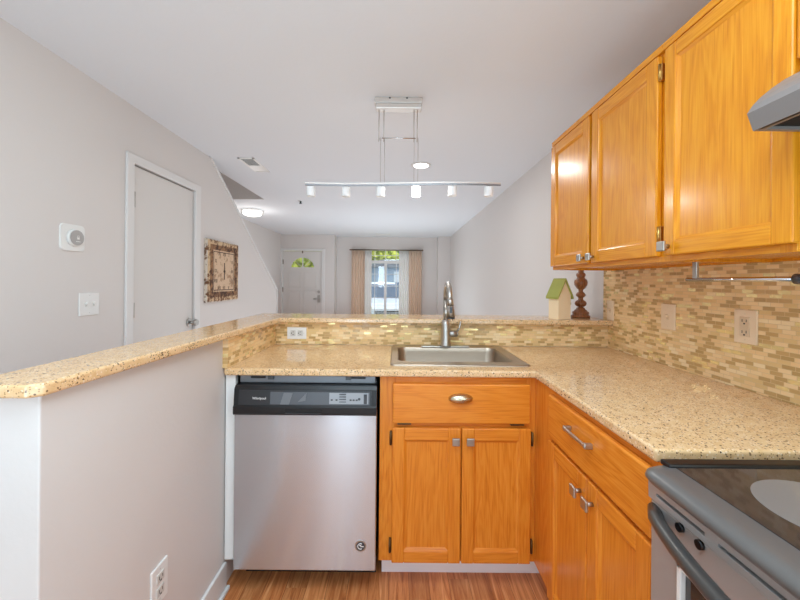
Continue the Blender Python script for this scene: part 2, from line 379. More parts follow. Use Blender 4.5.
# entry door
d = sroot('door_2', (-2.12, 8.0, 0))
cs = MB()
cs.box(EX0 - 0.035, EX0 + 0.01, 7.93, 7.955, 0, EZ + 0.04, 0.003); cs.box(EX1 - 0.01, EX1 + 0.06, 7.93, 7.955, 0, EZ + 0.04, 0.003); cs.box(EX0, EX1, 7.931, 7.955, EZ - 0.01, EZ + 0.04, 0.003)
cs.build('door_frame', M['trim'], d)
dx0, dx1, dtop = -2.550, -1.685, 1.940; fy0, fy1 = 7.965, 8.005
cx, fz, fa, fb = -2.113, 1.57, 0.265, 0.235
dp = MB()
n = 20; arc = [(cx + fa * math.cos(math.pi * i / n), fz + fb * math.sin(math.pi * i / n)) for i in range(n + 1)]
dp.prism([(dx0, 0.01), (dx1, 0.01), (dx1, fz), (dx0, fz)], 'y', fy0, fy1)
for i in range(n // 2):
    a, b = arc[i], arc[i + 1]; dp.prism([a, (dx1, a[1]), (dx1, b[1]), b], 'y', fy0, fy1)
    a, b = arc[n - i], arc[n - i - 1]; dp.prism([(dx0, a[1]), a, b, (dx0, b[1])], 'y', fy0, fy1)
dp.prism([(dx0, fz + fb), (dx1, fz + fb), (dx1, dtop), (dx0, dtop)], 'y', fy0, fy1)
dp.build('door_panel', M['doorw'], d)
mo = MB()      # raised mouldings
for (x0, x1, z0, z1) in ((-2.43, -2.15, 1.12, 1.47), (-2.08, -1.80, 1.12, 1.47), (-2.43, -2.15, 0.25, 1.06), (-2.08, -1.80, 0.25, 1.06)):
    for q in ((x0, x1, z1 - 0.02, z1), (x0, x1, z0, z0 + 0.02), (x0, x0 + 0.02, z0, z1), (x1 - 0.02, x1, z0, z1)): mo.box(q[0], q[1], 7.957, 7.966, q[2], q[3], 0.003)
mo.build('panel_moulding', M['doorw'], d)
g = MB().prism(arc[::-1], 'y', 7.982, 7.986).build('fanlight', M['pane'], d)
mu = MB().tube([(x, 7.972, z) for x, z in arc], 0.012, 8).box(cx - 0.011, cx + 0.011, 7.963, 7.978, fz, fz + fb).box(cx - fa, cx + fa, 7.962, 7.98, fz - 0.012, fz + 0.01)
for an in (45, 135): mu.tube([(cx, 7.972, fz), (cx + fa * math.cos(R(an)), 7.972, fz + fb * math.sin(R(an)))], 0.005, 6)
mu.build('muntin', M['doorw'], g)
for hz in (1.70, 1.08, 0.35): MB().cyl((dx0 - 0.002, 7.955, hz - 0.05), (dx0 - 0.002, 7.955, hz + 0.05), 0.010, n=10).build('door_hinge', M['bronze'], d)
MB().cyl((-1.745, 7.94, 0.885), (-1.745, 7.966, 0.885), 0.035).tube([(-1.745, 7.93, 0.885), (-1.79, 7.92, 0.885), (-1.86, 7.925, 0.875)], 0.011, 8).cyl((-1.745, 7.915, 0.885), (-1.745, 7.945, 0.885), 0.014).box(-1.775, -1.715, 7.955, 7.966, 0.80, 0.96, 0.004).build('door_handle', M['nickel'], d)
MB().cyl((-1.748, 7.945, 1.035), (-1.748, 7.966, 1.035), 0.030).box(-1.753, -1.743, 7.93, 7.947, 1.02, 1.05).build('deadbolt', M['nickel'], d)
MB().box(-2.125, -2.105, 7.94, 7.966, 1.895, 1.945, 0.003).build('door_hook', M['bronze'], d)

# patio window
d = sroot('window_1', (-0.27, 8.33, 0))
fr = MB(); mx = -0.27
for q in ((WX0, WX0 + 0.05, 0, WZ), (WX1 - 0.05, WX1, 0, WZ)): fr.box(q[0], q[1], 8.30, 8.38, q[2], q[3], 0.004)
fr.box(WX0, WX1, 8.30, 8.38, WZ - 0.03, WZ, 0.004); fr.box(WX0, WX1, 8.30, 8.38, 1.70, 1.77, 0.004); fr.box(WX0, WX1, 8.30, 8.38, 0.0, 0.06, 0.004)
fr.build('window_frame', M['trim'], d)
MB().box(mx - 0.028, mx + 0.028, 8.29, 8.37, 0.06, 1.70, 0.004).build('centre_stile', M['trim'], d)
for (x0, x1) in ((WX0 + 0.05, mx - 0.028), (mx + 0.028, WX1 - 0.05)):
    p = MB().box(x0, x1, 8.335, 8.341, 0.06, 1.70).build('pane', M['pane'], d)
    gr = MB(); n_ = 3
    for i in range(1, n_): xx = x0 + (x1 - x0) * i / n_; gr.box(xx - 0.007, xx + 0.007, 8.329, 8.335, 0.06, 1.70)
    for zz in (1.45, 1.175, 0.895, 0.625, 0.35): gr.box(x0, x1, 8.3285, 8.3345, zz - 0.007, zz + 0.007)
    gr.build('muntin', M['trim'], p)
p = MB().box(WX0 + 0.05, WX1 - 0.05, 8.335, 8.341, 1.77, WZ - 0.03).build('pane', M['pane'], d)
gr = MB().box(WX0 + 0.05, WX1 - 0.05, 8.3285, 8.3345, 1.879, 1.893)
for i in range(1, 6): xx = WX0 + (WX1 - WX0) * i / 6; gr.box(xx - 0.007, xx + 0.007, 8.329, 8.335, 1.77, WZ - 0.03)
gr.build('muntin', M['trim'], p)

# ---------------------------------------------------------------- outside
struct(MB().box(-30, 40, 8.45, 70, -0.35, -0.15).build('ground', mat('asphalt', srgb(150, 152, 158), 0.9)))
struct(MB().box(-30, 40, 8.45, 10.2, -0.15, -0.10).box(-30, 40, 20.5, 24, -0.15, 0.0).build('lawn', mat('lawn_grass', srgb(150, 170, 80), 0.9)))
def leafmat(name, a, b):
    m = mat(name, a, 0.7); k = N(m); k.l(k.ramp(k.noise(k.coord(), 3.0, 4), [(0.35, a), (0.65, b)]), k.b.inputs['Base Color']); return m
LM = [leafmat('leaves_yellow', srgb(226, 224, 96), srgb(150, 176, 60)), leafmat('leaves_green', srgb(120, 164, 78), srgb(60, 104, 50)), leafmat('leaves_dark', srgb(70, 110, 70), srgb(40, 70, 46)), leafmat('leaves_light', srgb(190, 214, 110), srgb(120, 160, 80))]
bark = mat('bark', srgb(96, 78, 62), 0.9)
def tree(x, y, h, r, lm, label, name='tree', z0=-0.15):
    t = thing(name, label, name.split('_')[-1], (x, y, z0))
    rnd = random.Random(int(x * 31 + y * 7))
    MB().tube([(x, y, z0), (x + 0.1, y, z0 + h * 0.35), (x, y + 0.1, z0 + h * 0.7)], [0.07 * r + 0.04, 0.05 * r + 0.03, 0.03], 8).build('trunk', bark, t)
    b = bmesh.new()
    for i in range(2200):
        a = rnd.uniform(0, 6.283); ph = math.acos(rnd.uniform(-1, 1)); q = r * rnd.uniform(0.55, 1.0) * (1 + 0.2 * math.sin(3 * a) * math.sin(2 * ph))
        c = Vector((x + q * math.sin(ph) * math.cos(a), y + q * math.sin(ph) * math.sin(a), z0 + h - r + q * math.cos(ph) * (h / 2.4 / r if h < 2.4 * r else 1.0)))
        if c.z < z0 + 0.02: continue
        s = r * 0.11; u = Vector((rnd.gauss(0, 1), rnd.gauss(0, 1), rnd.gauss(0, 1))).normalized(); v = u.orthogonal().normalized()
        vs = [b.verts.new(c + p) for p in (u * s, v * s * 0.6, -u * s, -v * s * 0.6)]; b.faces.new(vs)
    mb = MB(); mb._merge(b); mb.build('foliage', lm, t)
tree(-3.9, 16.8, 5.6, 2.0, LM[0], 'yellow green tree outside, seen through the fanlight of the entry door')
tree(-7.6, 19.0, 5.0, 2.2, LM[1], 'green tree outside, farther off beyond the entry door')
tree(-2.4, 27.5, 6.6, 2.6, LM[0], 'bright yellow tree behind the blue grey house')
tree(0.9, 33.5, 7.6, 3.1, LM[3], 'light green tree behind the blue grey house')
tree(-1.75, 17.0, 1.5, 0.7, LM[2], 'dark green bush beyond the parked white car', 'bush')
bl = thing('neighbouring_house', 'blue grey house wall across the parking area', 'house', (-0.5, 21.0, -0.15))
MB().box(-1.7, 4.0, 21.6, 24.0, -0.02, 2.15, 0.02).build('house_wall', mat('blue_siding', srgb(140, 160, 184), 0.8), bl)
MB().prism([(-2.0, 2.15), (4.3, 2.15), (3.3, 2.6), (-1.0, 2.6)], 'y', 21.4, 24.2).build('house_roof', mat('roof_shingle', srgb(120, 124, 132), 0.9), bl)
MB().box(-0.2, 1.5, 21.55, 21.6, -0.02, 1.9, 0.01).build('garage_door', mat('garage_white', srgb(206, 214, 224), 0.6), bl)
def car(x, y, rz, col, label, z0=-0.15):
    t = thing('car', label, 'car', (x, y, z0)); t.rotation_euler = (0, 0, rz)
    def P(mb, nm, m, par): 
        o = mb.build(nm, m); o.parent = par; return o
    paint_ = mat('car_paint', col, 0.25, 0.0, **{'Coat Weight': 0.5}); gl = mat('car_glass', srgb(60, 78, 98), 0.1)
    body = MB()
    body.prism([(-2.15, 0.28), (2.15, 0.25), (2.22, 0.55), (2.1, 0.74), (1.0, 0.88), (-1.6, 0.92), (-2.15, 0.86), (-2.2, 0.5)], 'y', -0.86, 0.86, 0.05)
    P(body, 'car_body', paint_, t)
    P(MB().prism([(1.1, 0.86), (0.35, 1.34), (-0.9, 1.38), (-1.75, 0.90)], 'y', -0.68, 0.68, 0.04), 'cabin', gl, t)
    P(MB().prism([(0.38, 1.33), (0.30, 1.40), (-0.85, 1.43), (-0.98, 1.37)], 'y', -0.62, 0.62, 0.02), 'car_roof', paint_, t)
    for sx in (-1.35, 1.4):
        for sy in (-0.80, 0.80): P(MB().cyl((sx, sy - 0.09, 0.31), (sx, sy + 0.09, 0.31), 0.31, n=24).cyl((sx, sy - 0.095, 0.31), (sx, sy + 0.095, 0.31), 0.17, n=16, mi=1), 'wheel', [M['black'], M['nickel']], t)
    for sy in (-0.62, 0.62): P(MB().box(2.12, 2.2, sy - 0.17, sy + 0.17, 0.56, 0.68, 0.02), 'headlight', M['white'], t)
    P(MB().box(2.19, 2.225, -0.40, 0.40, 0.34, 0.52, 0.01), 'grille', M['black'], t)
    return t
car(-0.75, 13.2, R(-78), srgb(196, 204, 216), 'white car parked facing the patio window')
car(0.55, 18.2, R(-92), srgb(70, 90, 118), 'dark blue car parked behind the white car')

# ---------------------------------------------------------------- curtains
def curtain(x0, x1, y, z0, z1, m, label, folds, amp, name):
    n = 90; rows = 8; grid = []
    for j in range(rows + 1):
        tz = j / rows; row = []
        for i in range(n + 1):
            s = i / n; a = amp * (0.55 + 0.45 * tz)
            row.append((x0 + (x1 - x0) * s + 0.008 * math.sin(s * folds * 12.566), y + a * math.sin(s * folds * 6.283 + 0.5 * math.sin(tz * 2 + s * 5)), z1 + (z0 - z1) * tz))
        grid.append(row)
    o = MB().quads(grid).build(name, m)
    md = o.modifiers.new('thickness', 'SOLIDIFY'); md.thickness = 0.0025
    tag(o, label, 'curtain')
curtain(-1.04, -0.74, 8.14, 0.04, 1.985, M['tan'], 'tan curtain panel hanging at the end of the rod nearest the entry door', 5, 0.030, 'tan_curtain')
curtain(-0.80, -0.585, 8.20, 0.04, 1.985, M['sheer'], 'white sheer curtain on the entry door side of the window', 6, 0.020, 'sheer_curtain')
curtain(0.045, 0.30, 8.20, 0.04, 1.985, M['sheer'], 'white sheer curtain on the side of the window away from the entry door', 6, 0.020, 'sheer_curtain')
curtain(0.27, 0.56, 8.14, 0.04, 1.985, M['tan'], 'tan curtain panel at the end of the rod farthest from the entry door', 5, 0.030, 'tan_curtain')
t = thing('curtain_rod', 'thin bronze curtain rod above the living room window', 'curtain rod', (-0.25, 8.17, 2.0))
MB().cyl((-1.07, 8.17, 2.0), (0.57, 8.17, 2.0), 0.011, n=12).build('rod', M['bronze'], t)
for fx in (-1.08, 0.58): MB().lathe([(0.002, -0.018), (0.015, -0.01), (0.019, 0.0), (0.015, 0.01), (0.002, 0.018)], (fx, 8.17, 2.0), 14).build('finial', M['bronze'], t)
for fx in (-1.05, 0.55): MB().box(fx - 0.008, fx + 0.008, 8.17, 8.279, 1.992, 2.008).build('bracket', M['bronze'], t)

# ---------------------------------------------------------------- bar top and counter
def cut(o, x0, x1, y0, y1, z0, z1, r=0.04):
    c = MB().box(x0, x1, y0, y1, z0, z1).build('cutter', M['white'])
    md = o.modifiers.new('b', 'BOOLEAN'); md.object = c; md.operation = 'DIFFERENCE'; md.solver = 'EXACT'
    bpy.context.view_layer.update()
    me = bpy.data.meshes.new_from_object(o.evaluated_get(bpy.context.evaluated_depsgraph_get()))
    o.modifiers.clear(); o.data = me; bpy.data.objects.remove(c)
bt = MB().prism([(-0.845, 0.676), (-0.704, 0.676), (-0.684, 0.694), (-0.642, 1.96), (RX - 0.012, 1.96), (RX - 0.012, 2.24), (-0.845, 2.24)], 'z', 1.0405, 1.067, 0.006)
tag(bt.build('bar_top', M['quartz']), 'L-shaped raised bar top of speckled beige quartz on the half wall', 'bar top')
ct = MB().prism([(-0.698, 1.44), (0.56, 1.44), (0.56, 0.766), (1.194, 0.766), (1.194, 2.009), (-0.698, 2.009)], 'z', 0.885, 0.914, 0.007)
cto = ct.build('countertop', M['quartz']); cut(cto, 0.0, 0.535, 1.57, 1.935, 0.8, 1.0)
tag(cto, 'L-shaped speckled beige quartz kitchen countertop around the sink', 'countertop')

# ---------------------------------------------------------------- sink and faucet
def rrect(x0, x1, y0, y1, r, z, n=6):
    p = []
    for (cx_, cy_, a0) in ((x1 - r, y1 - r, 0), (x0 + r, y1 - r, 90), (x0 + r, y0 + r, 180), (x1 - r, y0 + r, 270)):
        for i in range(n + 1):
            a = R(a0 + 90 * i / n); p.append((cx_ + r * math.cos(a), cy_ + r * math.sin(a), z))
    return p
t = thing('kitchen_sink', 'brushed stainless steel drop-in sink in the countertop', 'sink', (0.29, 1.75, 0.914))
def loops(mb, ls, cap=True):
    b = bmesh.new(); V = [[b.verts.new(p) for p in l] for l in ls]; n = len(V[0])
    for a, c in zip(V, V[1:]):
        for i in range(n): b.faces.new((a[i], a[(i + 1) % n], c[(i + 1) % n], c[i]))
    if cap: b.faces.new(V[-1])
    mb._merge(b, 0, True); return mb
X0, X1, Y0, Y1 = -0.026, 0.575, 1.51, 1.995
loops(MB(), [rrect(X0, X1, Y0, Y1, 0.02, 0.9142), rrect(X0, X1, Y0, Y1, 0.02, 0.918), rrect(X0 + 0.006, X1 - 0.006, Y0 + 0.006, Y1 - 0.006, 0.018, 0.9205),
      rrect(X0 + 0.012, X1 - 0.012, Y0 + 0.012, Y1 - 0.012, 0.016, 0.9180), rrect(0.006, 0.528, 1.582, 1.926, 0.045, 0.9175)], False).build('rim', M['steel_x'], t)
loops(MB(), [rrect(0.006, 0.528, 1.582, 1.926, 0.045, 0.9175), rrect(0.010, 0.524, 1.586, 1.922, 0.045, 0.909), rrect(0.012, 0.522, 1.588, 1.920, 0.045, 0.895), rrect(0.020, 0.514, 1.596, 1.912, 0.05, 0.765), rrect(0.044, 0.49, 1.62, 1.888, 0.05, 0.742)]).build('bowl', M['steel_x'], t)
MB().cyl((0.28, 1.75, 0.742), (0.28, 1.75, 0.745), 0.045).cyl((0.28, 1.75, 0.745), (0.28, 1.75, 0.747), 0.02, mi=1).build('drain', [M['chrome'], M['slot']], t)
t = thing('kitchen_faucet', 'brushed nickel gooseneck faucet behind the sink', 'faucet', (0.266, 1.93, 0.9195))
fx, fy = 0.266, 1.932
MB().box(0.135, 0.395, 1.918, 1.962, 0.919, 0.926, 0.003).build('deck_plate', M['nickel'], t)
MB().lathe([(0.031, 0.0), (0.030, 0.006), (0.0265, 0.02), (0.0265, 0.07), (0.0235, 0.11), (0.0200, 0.138), (0.014, 0.141)], (fx, fy, 0.926)).build('faucet_body', M['nickel'], t)
pts = [(fx, fy, 1.055), (fx, fy, 1.176)]
for i in range(0, 15):
    a = math.pi * i / 14 * 0.97; pts.append((fx - 0.004 * i / 14, fy - 0.085 + 0.085 * math.cos(a), 1.176 + 0.086 * math.sin(a)))
MB().tube(pts, 0.0135, 16).build('spout', M['nickel'], t)
e = Vector(pts[-1])
MB().cyl((e.x, e.y + 0.001, e.z + 0.01), (e.x + 0.003, e.y - 0.006, 1.155), 0.0145, 0.016).cyl((e.x + 0.003, e.y - 0.006, 1.155), (e.x + 0.005, e.y - 0.010, 1.098), 0.016, 0.021).cyl((e.x + 0.005, e.y - 0.010, 1.098), (e.x + 0.005, e.y - 0.010, 1.09), 0.0185, mi=1).box(e.x - 0.004, e.x + 0.010, e.y - 0.031, e.y - 0.022, 1.12, 1.15, 0.002, mi=1).build('spray_head', [M['nickel'], M['darkgray']], t)
MB().cyl((fx + 0.012, fy, 0.992), (fx + 0.062, fy, 0.992), 0.0165).cyl((fx + 0.062, fy, 0.992), (fx + 0.068, fy, 0.992), 0.0165, 0.010).tube([(fx + 0.058, fy, 1.0), (fx + 0.075, fy, 1.022), (fx + 0.082, fy - 0.004, 1.06)], [0.006, 0.005, 0.004], 8).build('lever_handle', M['nickel'], t)

# ---------------------------------------------------------------- cabinets
def oakset(k): return [M['oak%sx' % k], M['oak%sy' % k], M['oak%sz' % k]]
def door_front(root, face, u0, u1, z0, z1, p, th, k, knob=None, hinges=(), st=0.05):
    """face 'y': front faces -y at plane p (front), u = x. face 'x': front faces -x, u = y."""
    ms = oakset(k); ui = 0 if face == 'y' else 1
    def B(mb, a0, a1, d0, d1, b0, b1, bev, mi):
        if face == 'y': mb.box(a0, a1, p + d0, p + d1, b0, b1, bev, mi)
        else: mb.box(p + d0, p + d1, a0, a1, b0, b1, bev, mi)
    mb = MB()
    B(mb, u0, u0 + st, 0, th, z0, z1, 0.004, 2); B(mb, u1 - st, u1, 0, th, z0, z1, 0.004, 2)
    B(mb, u0 + st - 0.001, u1 - st + 0.001, 0.0005, th, z1 - st, z1, 0.004, ui); B(mb, u0 + st - 0.001, u1 - st + 0.001, 0.0005, th, z0, z0 + st, 0.004, ui)
    d_ = mb.build('door', ms, root)
    mm = MB()      # sloped inner moulding
    w_ = 0.012; a0, a1, b0, b1 = u0 + st - 0.002, u1 - st + 0.002, z0 + st - 0.002, z1 - st + 0.002
    def Q(u, z, dd): return (u, p + dd, z) if face == 'y' else (p + dd, u, z)
    o_ = [(a0, b0), (a1, b0), (a1, b1), (a0, b1)]; i_ = [(a0 + w_, b0 + w_), (a1 - w_, b0 + w_), (a1 - w_, b1 - w_), (a0 + w_, b1 - w_)]
    for j in range(4):
        n_ = (j + 1) % 4
        mm.quads([[Q(*o_[j], 0.003), Q(*o_[n_], 0.003)], [Q(*i_[j], 0.0105), Q(*i_[n_], 0.0105)]], mi=(ui if j % 2 == 0 else 2), smooth=False)
    mm.build('moulding', ms, d_)
    pp = MB(); B(pp, u0 + st - 0.004, u1 - st + 0.004, 0.010, th - 0.002, z0 + st - 0.004, z1 - st + 0.004, 0, 0); pp.build('panel', M['oak%sz' % k], d_)
    if knob:
        u, z = knob; kk = MB(); s = 0.0155
        if face == 'y': kk.cyl((u, p, z), (u, p - 0.02, z), 0.006).box(u - s, u + s, p - 0.028, p - 0.019, z - s, z + s, 0.003)
        else: kk.cyl((p, u, z), (p - 0.02, u, z), 0.006).box(p - 0.028, p - 0.019, u - s, u + s, z - s, z + s, 0.003)
        kk.build('knob', M['nickel'], d_)
    for (u, z, m_) in hinges:
        hh = MB()
        if face == 'y': hh.box(u - 0.005, u + 0.005, p + 0.004, p + th, z - 0.028, z + 0.028, 0.003).cyl((u, p + 0.006, z - 0.026), (u, p + 0.006, z + 0.026), 0.004, n=10)
        else: hh.box(p + 0.004, p + th, u - 0.006, u + 0.006, z - 0.028, z + 0.028, 0.003).cyl((p + 0.004, u, z - 0.026), (p + 0.004, u, z + 0.026), 0.005, n=10)
        hh.build('hinge', M[m_], d_)
    return d_
# sink base cabinet
t = thing('sink_cabinet', 'amber oak base cabinet under the sink with two doors and a false drawer', 'cabinet', (0.25, 1.7, 0))
fz0, fz1 = 0.12, 0.884
bd = MB()
bd.box(-0.066, 0.0, 1.47, 1.49, fz0, fz1, 0.001, 2); bd.box(0.54, 0.589, 1.47, 1.49, fz0, fz1, 0.001, 2)
bd.box(0.0, 0.54, 1.4705, 1.49, 0.835, fz1, 0, 0); bd.box(0.0, 0.54, 1.4705, 1.49, 0.655, 0.71, 0, 0); bd.box(0.0, 0.54, 1.4705, 1.49, fz0, 0.17, 0, 0); bd.box(0.25, 0.30, 1.4708, 1.49, fz0, 0.835, 0, 2)
bd.box(-0.066, -0.050, 1.49, 2.0, fz0, fz1, 0, 2); bd.box(-0.05, 0.62, 1.49, 2.0, fz0, fz0 + 0.016, 0, 0); bd.box(-0.05, 0.62, 1.99, 2.0, fz0, fz1, 0, 0)
bd.build('face_frame', oakset('L'), t)
MB().box(-0.056, 0.66, 1.56, 1.572, 0.0, 0.135).build('toe_kick', mat('bright_white', srgb(250, 250, 252), 0.4), t)
dr = MB().box(-0.013, 0.549, 1.450, 1.4695, 0.694, 0.855, 0.005).build('false_drawer', M['oakLx'], t)
cp = MB()      # cup pull
gz = []
cxp, czp, hw, hh, dp_ = 0.264, 0.797, 0.050, 0.0215, 0.023
for i in range(9):
    r_ = i / 8; row = []
    for j in range(33):
        a = 2 * math.pi * j / 32
        row.append((cxp + hw * r_ * math.cos(a), 1.4495 - dp_ * math.sqrt(max(0.0, 1 - r_ ** 2)), czp + max(-0.014, hh * r_ * math.sin(a))))
    gz.append(row)
cp.quads(gz); cpo = cp.build('cup_pull', M['brass'], dr); md = cpo.modifiers.new('thickness', 'SOLIDIFY'); md.thickness = 0.002
M['cup'] = mat('satin_nickel_warm', srgb(206, 192, 164), 0.25, 1.0); cpo.data.materials[0] = M['cup']
for hx in (0.035, 0.497): MB().box(hx - 0.028, hx + 0.028, 1.452, 1.468, 0.687, 0.694, 0.002).build('hinge', M['bronze'], dr)
door_front(t, 'y', -0.013, 0.2665, 0.124, 0.675, 1.450, 0.0195, 'L', (0.243, 0.630), ((-0.0195, 0.630, 'bronze'), (-0.0195, 0.190, 'bronze')))
door_front(t, 'y', 0.2715, 0.553, 0.124, 0.675, 1.450, 0.0195, 'L', (0.301, 0.630), ((0.5595, 0.630, 'bronze'), (0.5595, 0.190, 'bronze')))
# base cabinet beside the range
t = thing('base_cabinet', 'amber oak base cabinet with one wide drawer between the corner and the range', 'cabinet', (0.9, 1.1, 0))
bd = MB(); FX = 0.575
bd.box(FX, FX + 0.02, 1.32, 1.4695, fz0, fz1, 0.001, 2); bd.box(FX, FX + 0.02, 0.765, 0.80, fz0, fz1, 0.001, 2)
bd.box(FX + 0.0005, FX + 0.02, 0.80, 1.32, 0.845, fz1, 0, 1); bd.box(FX + 0.0005, FX + 0.02, 0.80, 1.32, 0.69, 0.73, 0, 1); bd.box(FX + 0.0005, FX + 0.02, 0.80, 1.32, fz0, 0.17, 0, 1); bd.box(FX + 0.0008, FX + 0.02, 1.01, 1.05, fz0, 0.70, 0, 2)
bd.box(FX + 0.02, 1.194, 0.765, 0.781, fz0, fz1, 0, 2); bd.box(FX + 0.02, 1.194, 0.781, 1.46, fz0, fz0 + 0.016, 0, 1); bd.box(1.184, 1.194, 0.781, 1.46, fz0, fz1, 0, 1)
bd.build('face_frame', oakset('L'), t)
MB().box(0.664, 0.676, 0.765, 1.555, 0.0, 0.125, 0, 0).box(0.648, 0.664, 0.765, 1.555, 0.0, 0.018, 0.004).build('toe_kick', M['oakLy'], t)
dr = MB().box(0.555, 0.5745, 0.772, 1.298, 0.714, 0.866, 0.005).build('drawer', M['oakLy'], t)
MB().box(0.530, 0.539, 1.0, 1.135, 0.806, 0.816, 0.003).box(0.531, 0.556, 1.000, 1.012, 0.803, 0.819, 0.003).box(0.531, 0.556, 1.123, 1.135, 0.803, 0.819, 0.003).build('bar_pull', M['nickel'], dr)
door_front(t, 'x', 1.0345, 1.298, 0.13, 0.702, 0.555, 0.0195, 'L', (1.066, 0.650))
door_front(t, 'x', 0.772, 1.0305, 0.13, 0.702, 0.555, 0.0195, 'L', (1.000, 0.650))
# wall cabinets
UB, UT = 1.343, 2.045; UX = 0.86
def wall_body(t, y0, y1, zb):
    bd = MB()
    bd.box(UX, UX + 0.02, y0, y0 + 0.035, zb, UT, 0.001, 2); bd.box(UX, UX + 0.02, y1 - 0.035, y1, zb, UT, 0.001, 2)
    bd.box(UX + 0.0005, UX + 0.0195, y0 + 0.034, y1 - 0.034, UT - 0.06, UT - 0.0005, 0, 1); bd.box(UX + 0.0005, UX + 0.0195, y0 + 0.034, y1 - 0.034, zb + 0.0005, zb + 0.045, 0, 1)
    bd.box(UX + 0.02, 1.194, y0, y0 + 0.014, zb, UT, 0, 2); bd.box(UX + 0.02, 1.194, y1 - 0.014, y1, zb, UT, 0, 2)
    bd.box(UX + 0.02, 1.193, y0 + 0.013, y1 - 0.013, zb + 0.010, zb + 0.025, 0, 1); bd.box(UX + 0.02, 1.193, y0 + 0.013, y1 - 0.013, UT - 0.015, UT - 0.0005, 0, 1); bd.box(1.184, 1.193, y0 + 0.013, y1 - 0.013, zb + 0.001, UT - 0.001, 0, 2)
    bd.build('face_frame', oakset('U'), t)
    MB().box(UX - 0.012, UX + 0.001, y0, y1, UT - 0.024, UT, 0.002).build('top_trim', M['oakUy'], t)
t = thing('wall_cabinet', 'honey oak two-door wall cabinet above the bar corner', 'cabinet', (1.03, 1.56, UB)); wall_body(t, 1.147, 1.965, UB)
door_front(t, 'x', 1.572, 1.955, 1.361, 2.012, 0.84, 0.0195, 'U', (1.603, 1.386), st=0.052)
door_front(t, 'x', 1.157, 1.548, 1.361, 2.012, 0.84, 0.0195, 'U', (1.527, 1.386), ((1.1505, 1.955, 'brass'), (1.1505, 1.43, 'brass')), st=0.052)
t = thing('wall_cabinet', 'honey oak single-door wall cabinet next to the range hood', 'cabinet', (1.03, 0.96, UB)); wall_body(t, 0.765, 1.1465, UB)
door_front(t, 'x', 0.758, 1.126, 1.361, 2.012, 0.84, 0.0195, 'U', (1.103, 1.388), st=0.045)
t = thing('wall_cabinet', 'short honey oak cabinet above the range hood', 'cabinet', (1.03, 0.38, 1.73)); wall_body(t, 0.0, 0.7645, 1.73)
door_front(t, 'x', 0.39, 0.753, 1.748, 2.012, 0.84, 0.0195, 'U', (0.42, 1.775)); door_front(t, 'x', 0.012, 0.382, 1.748, 2.012, 0.84, 0.0195, 'U', (0.352, 1.775))

# ---------------------------------------------------------------- range hood
t = thing('range_hood', 'grey curved-front range hood under the short cabinet', 'range hood', (1.0, 0.38, 1.594))
prof = [(1.193, 1.728), (0.857, 1.728), (0.838, 1.716), (0.812, 1.704), (0.785, 1.685), (0.761, 1.665), (0.745, 1.648), (0.733, 1.630), (0.746, 1.594)]
inner = [(0.754, 1.594), (0.742, 1.629), (0.768, 1.660), (0.800, 1.688), (0.86, 1.718), (1.183, 1.718), (1.183, 1.594), (1.193, 1.594)]
h = MB(); h.prism(prof + inner, 'y', 0.012, 0.739); h.prism(prof + [(1.193, 1.594)], 'y', 0.739, 0.749); h.prism(prof + [(1.193, 1.594)], 'y', 0.002, 0.012)
h.box(0.748, 0.762, 0.012, 0.739, 1.594, 1.597); h.build('hood_shell', M['hood'], t)
MB().box(0.760, 1.18, 0.014, 0.737, 1.600, 1.606).build('filter', mat('filter_black', srgb(8, 8, 8), 0.9), t)

# ---------------------------------------------------------------- range
t = thing('kitchen_range', 'stainless steel electric range with black glass cooktop', 'stove', (0.87, 0.37, 0))
RY = 0.738
MB().box(0.565, 1.19, 0.005, RY - 0.003, 0.02, 0.872, 0.003).build('range_body', M['darkgray'], t)
def cl(ins, z): return rrect(0.500 + ins, 1.19 - ins * 0.2, 0.0 + ins, RY - ins, 0.036, z, 8)
loops(MB(), [cl(0.05, 0.8725), cl(0.016, 0.8725), cl(0.005, 0.877), cl(0.0, 0.885), cl(0.002, 0.893), cl(0.010, 0.900), cl(0.022, 0.9045), cl(0.034, 0.9055), cl(0.10, 0.9055)]).build('cooktop_frame', M['ctopband'], t)
MB().box(0.545, 1.185, RY - 0.030, RY - 0.003, 0.9, 0.9115, 0.004).build('rear_rim', M['black'], t)
M['glasstop'] = mat('black_glass', srgb(52, 48, 46), 0.05, 0.0, **{'Specular IOR Level': 1.0}); M['burner'] = mat('burner_mark', srgb(118, 114, 112), 0.12, 0.0, **{'Specular IOR Level': 0.8})
MB().box(0.557, 1.17, 0.030, RY - 0.032, 0.895, 0.9070).build('glass_cooktop', M['glasstop'], t)
for (bx, by, br) in ((0.705, 0.565, 0.10), (0.70, 0.20, 0.085), (1.02, 0.565, 0.075), (1.02, 0.20, 0.10)):
    MB().cyl((bx, by, 0.9070), (bx, by, 0.9074), br, n=64).build('burner', M['burner'], t)
FRX = 0.522
st = MB()
st.prism([(0.570, 0.8725), (FRX + 0.008, 0.8725), (FRX, 0.867), (FRX, 0.853), (0.570, 0.853)], 'y', 0.003, RY - 0.004, 0.0)
st.box(FRX, 0.570, 0.003, RY - 0.004, 0.834, 0.8465, 0.001); st.box(FRX + 0.012, 0.570, 0.003, RY - 0.004, 0.846, 0.8535, mi=1)
for (a, b_) in ((0.712, RY - 0.004), (0.575, 0.600), (0.10, 0.165), (0.003, 0.03), (0.35, 0.39)): st.box(FRX + 0.0002, 0.56, a, b_, 0.8455, 0.854)
st.build('vent_trim', [M['steel_y'], mat('vent_black', srgb(4, 4, 4), 0.9)], t)
od = MB(); DX = 0.527; DL = 0.654
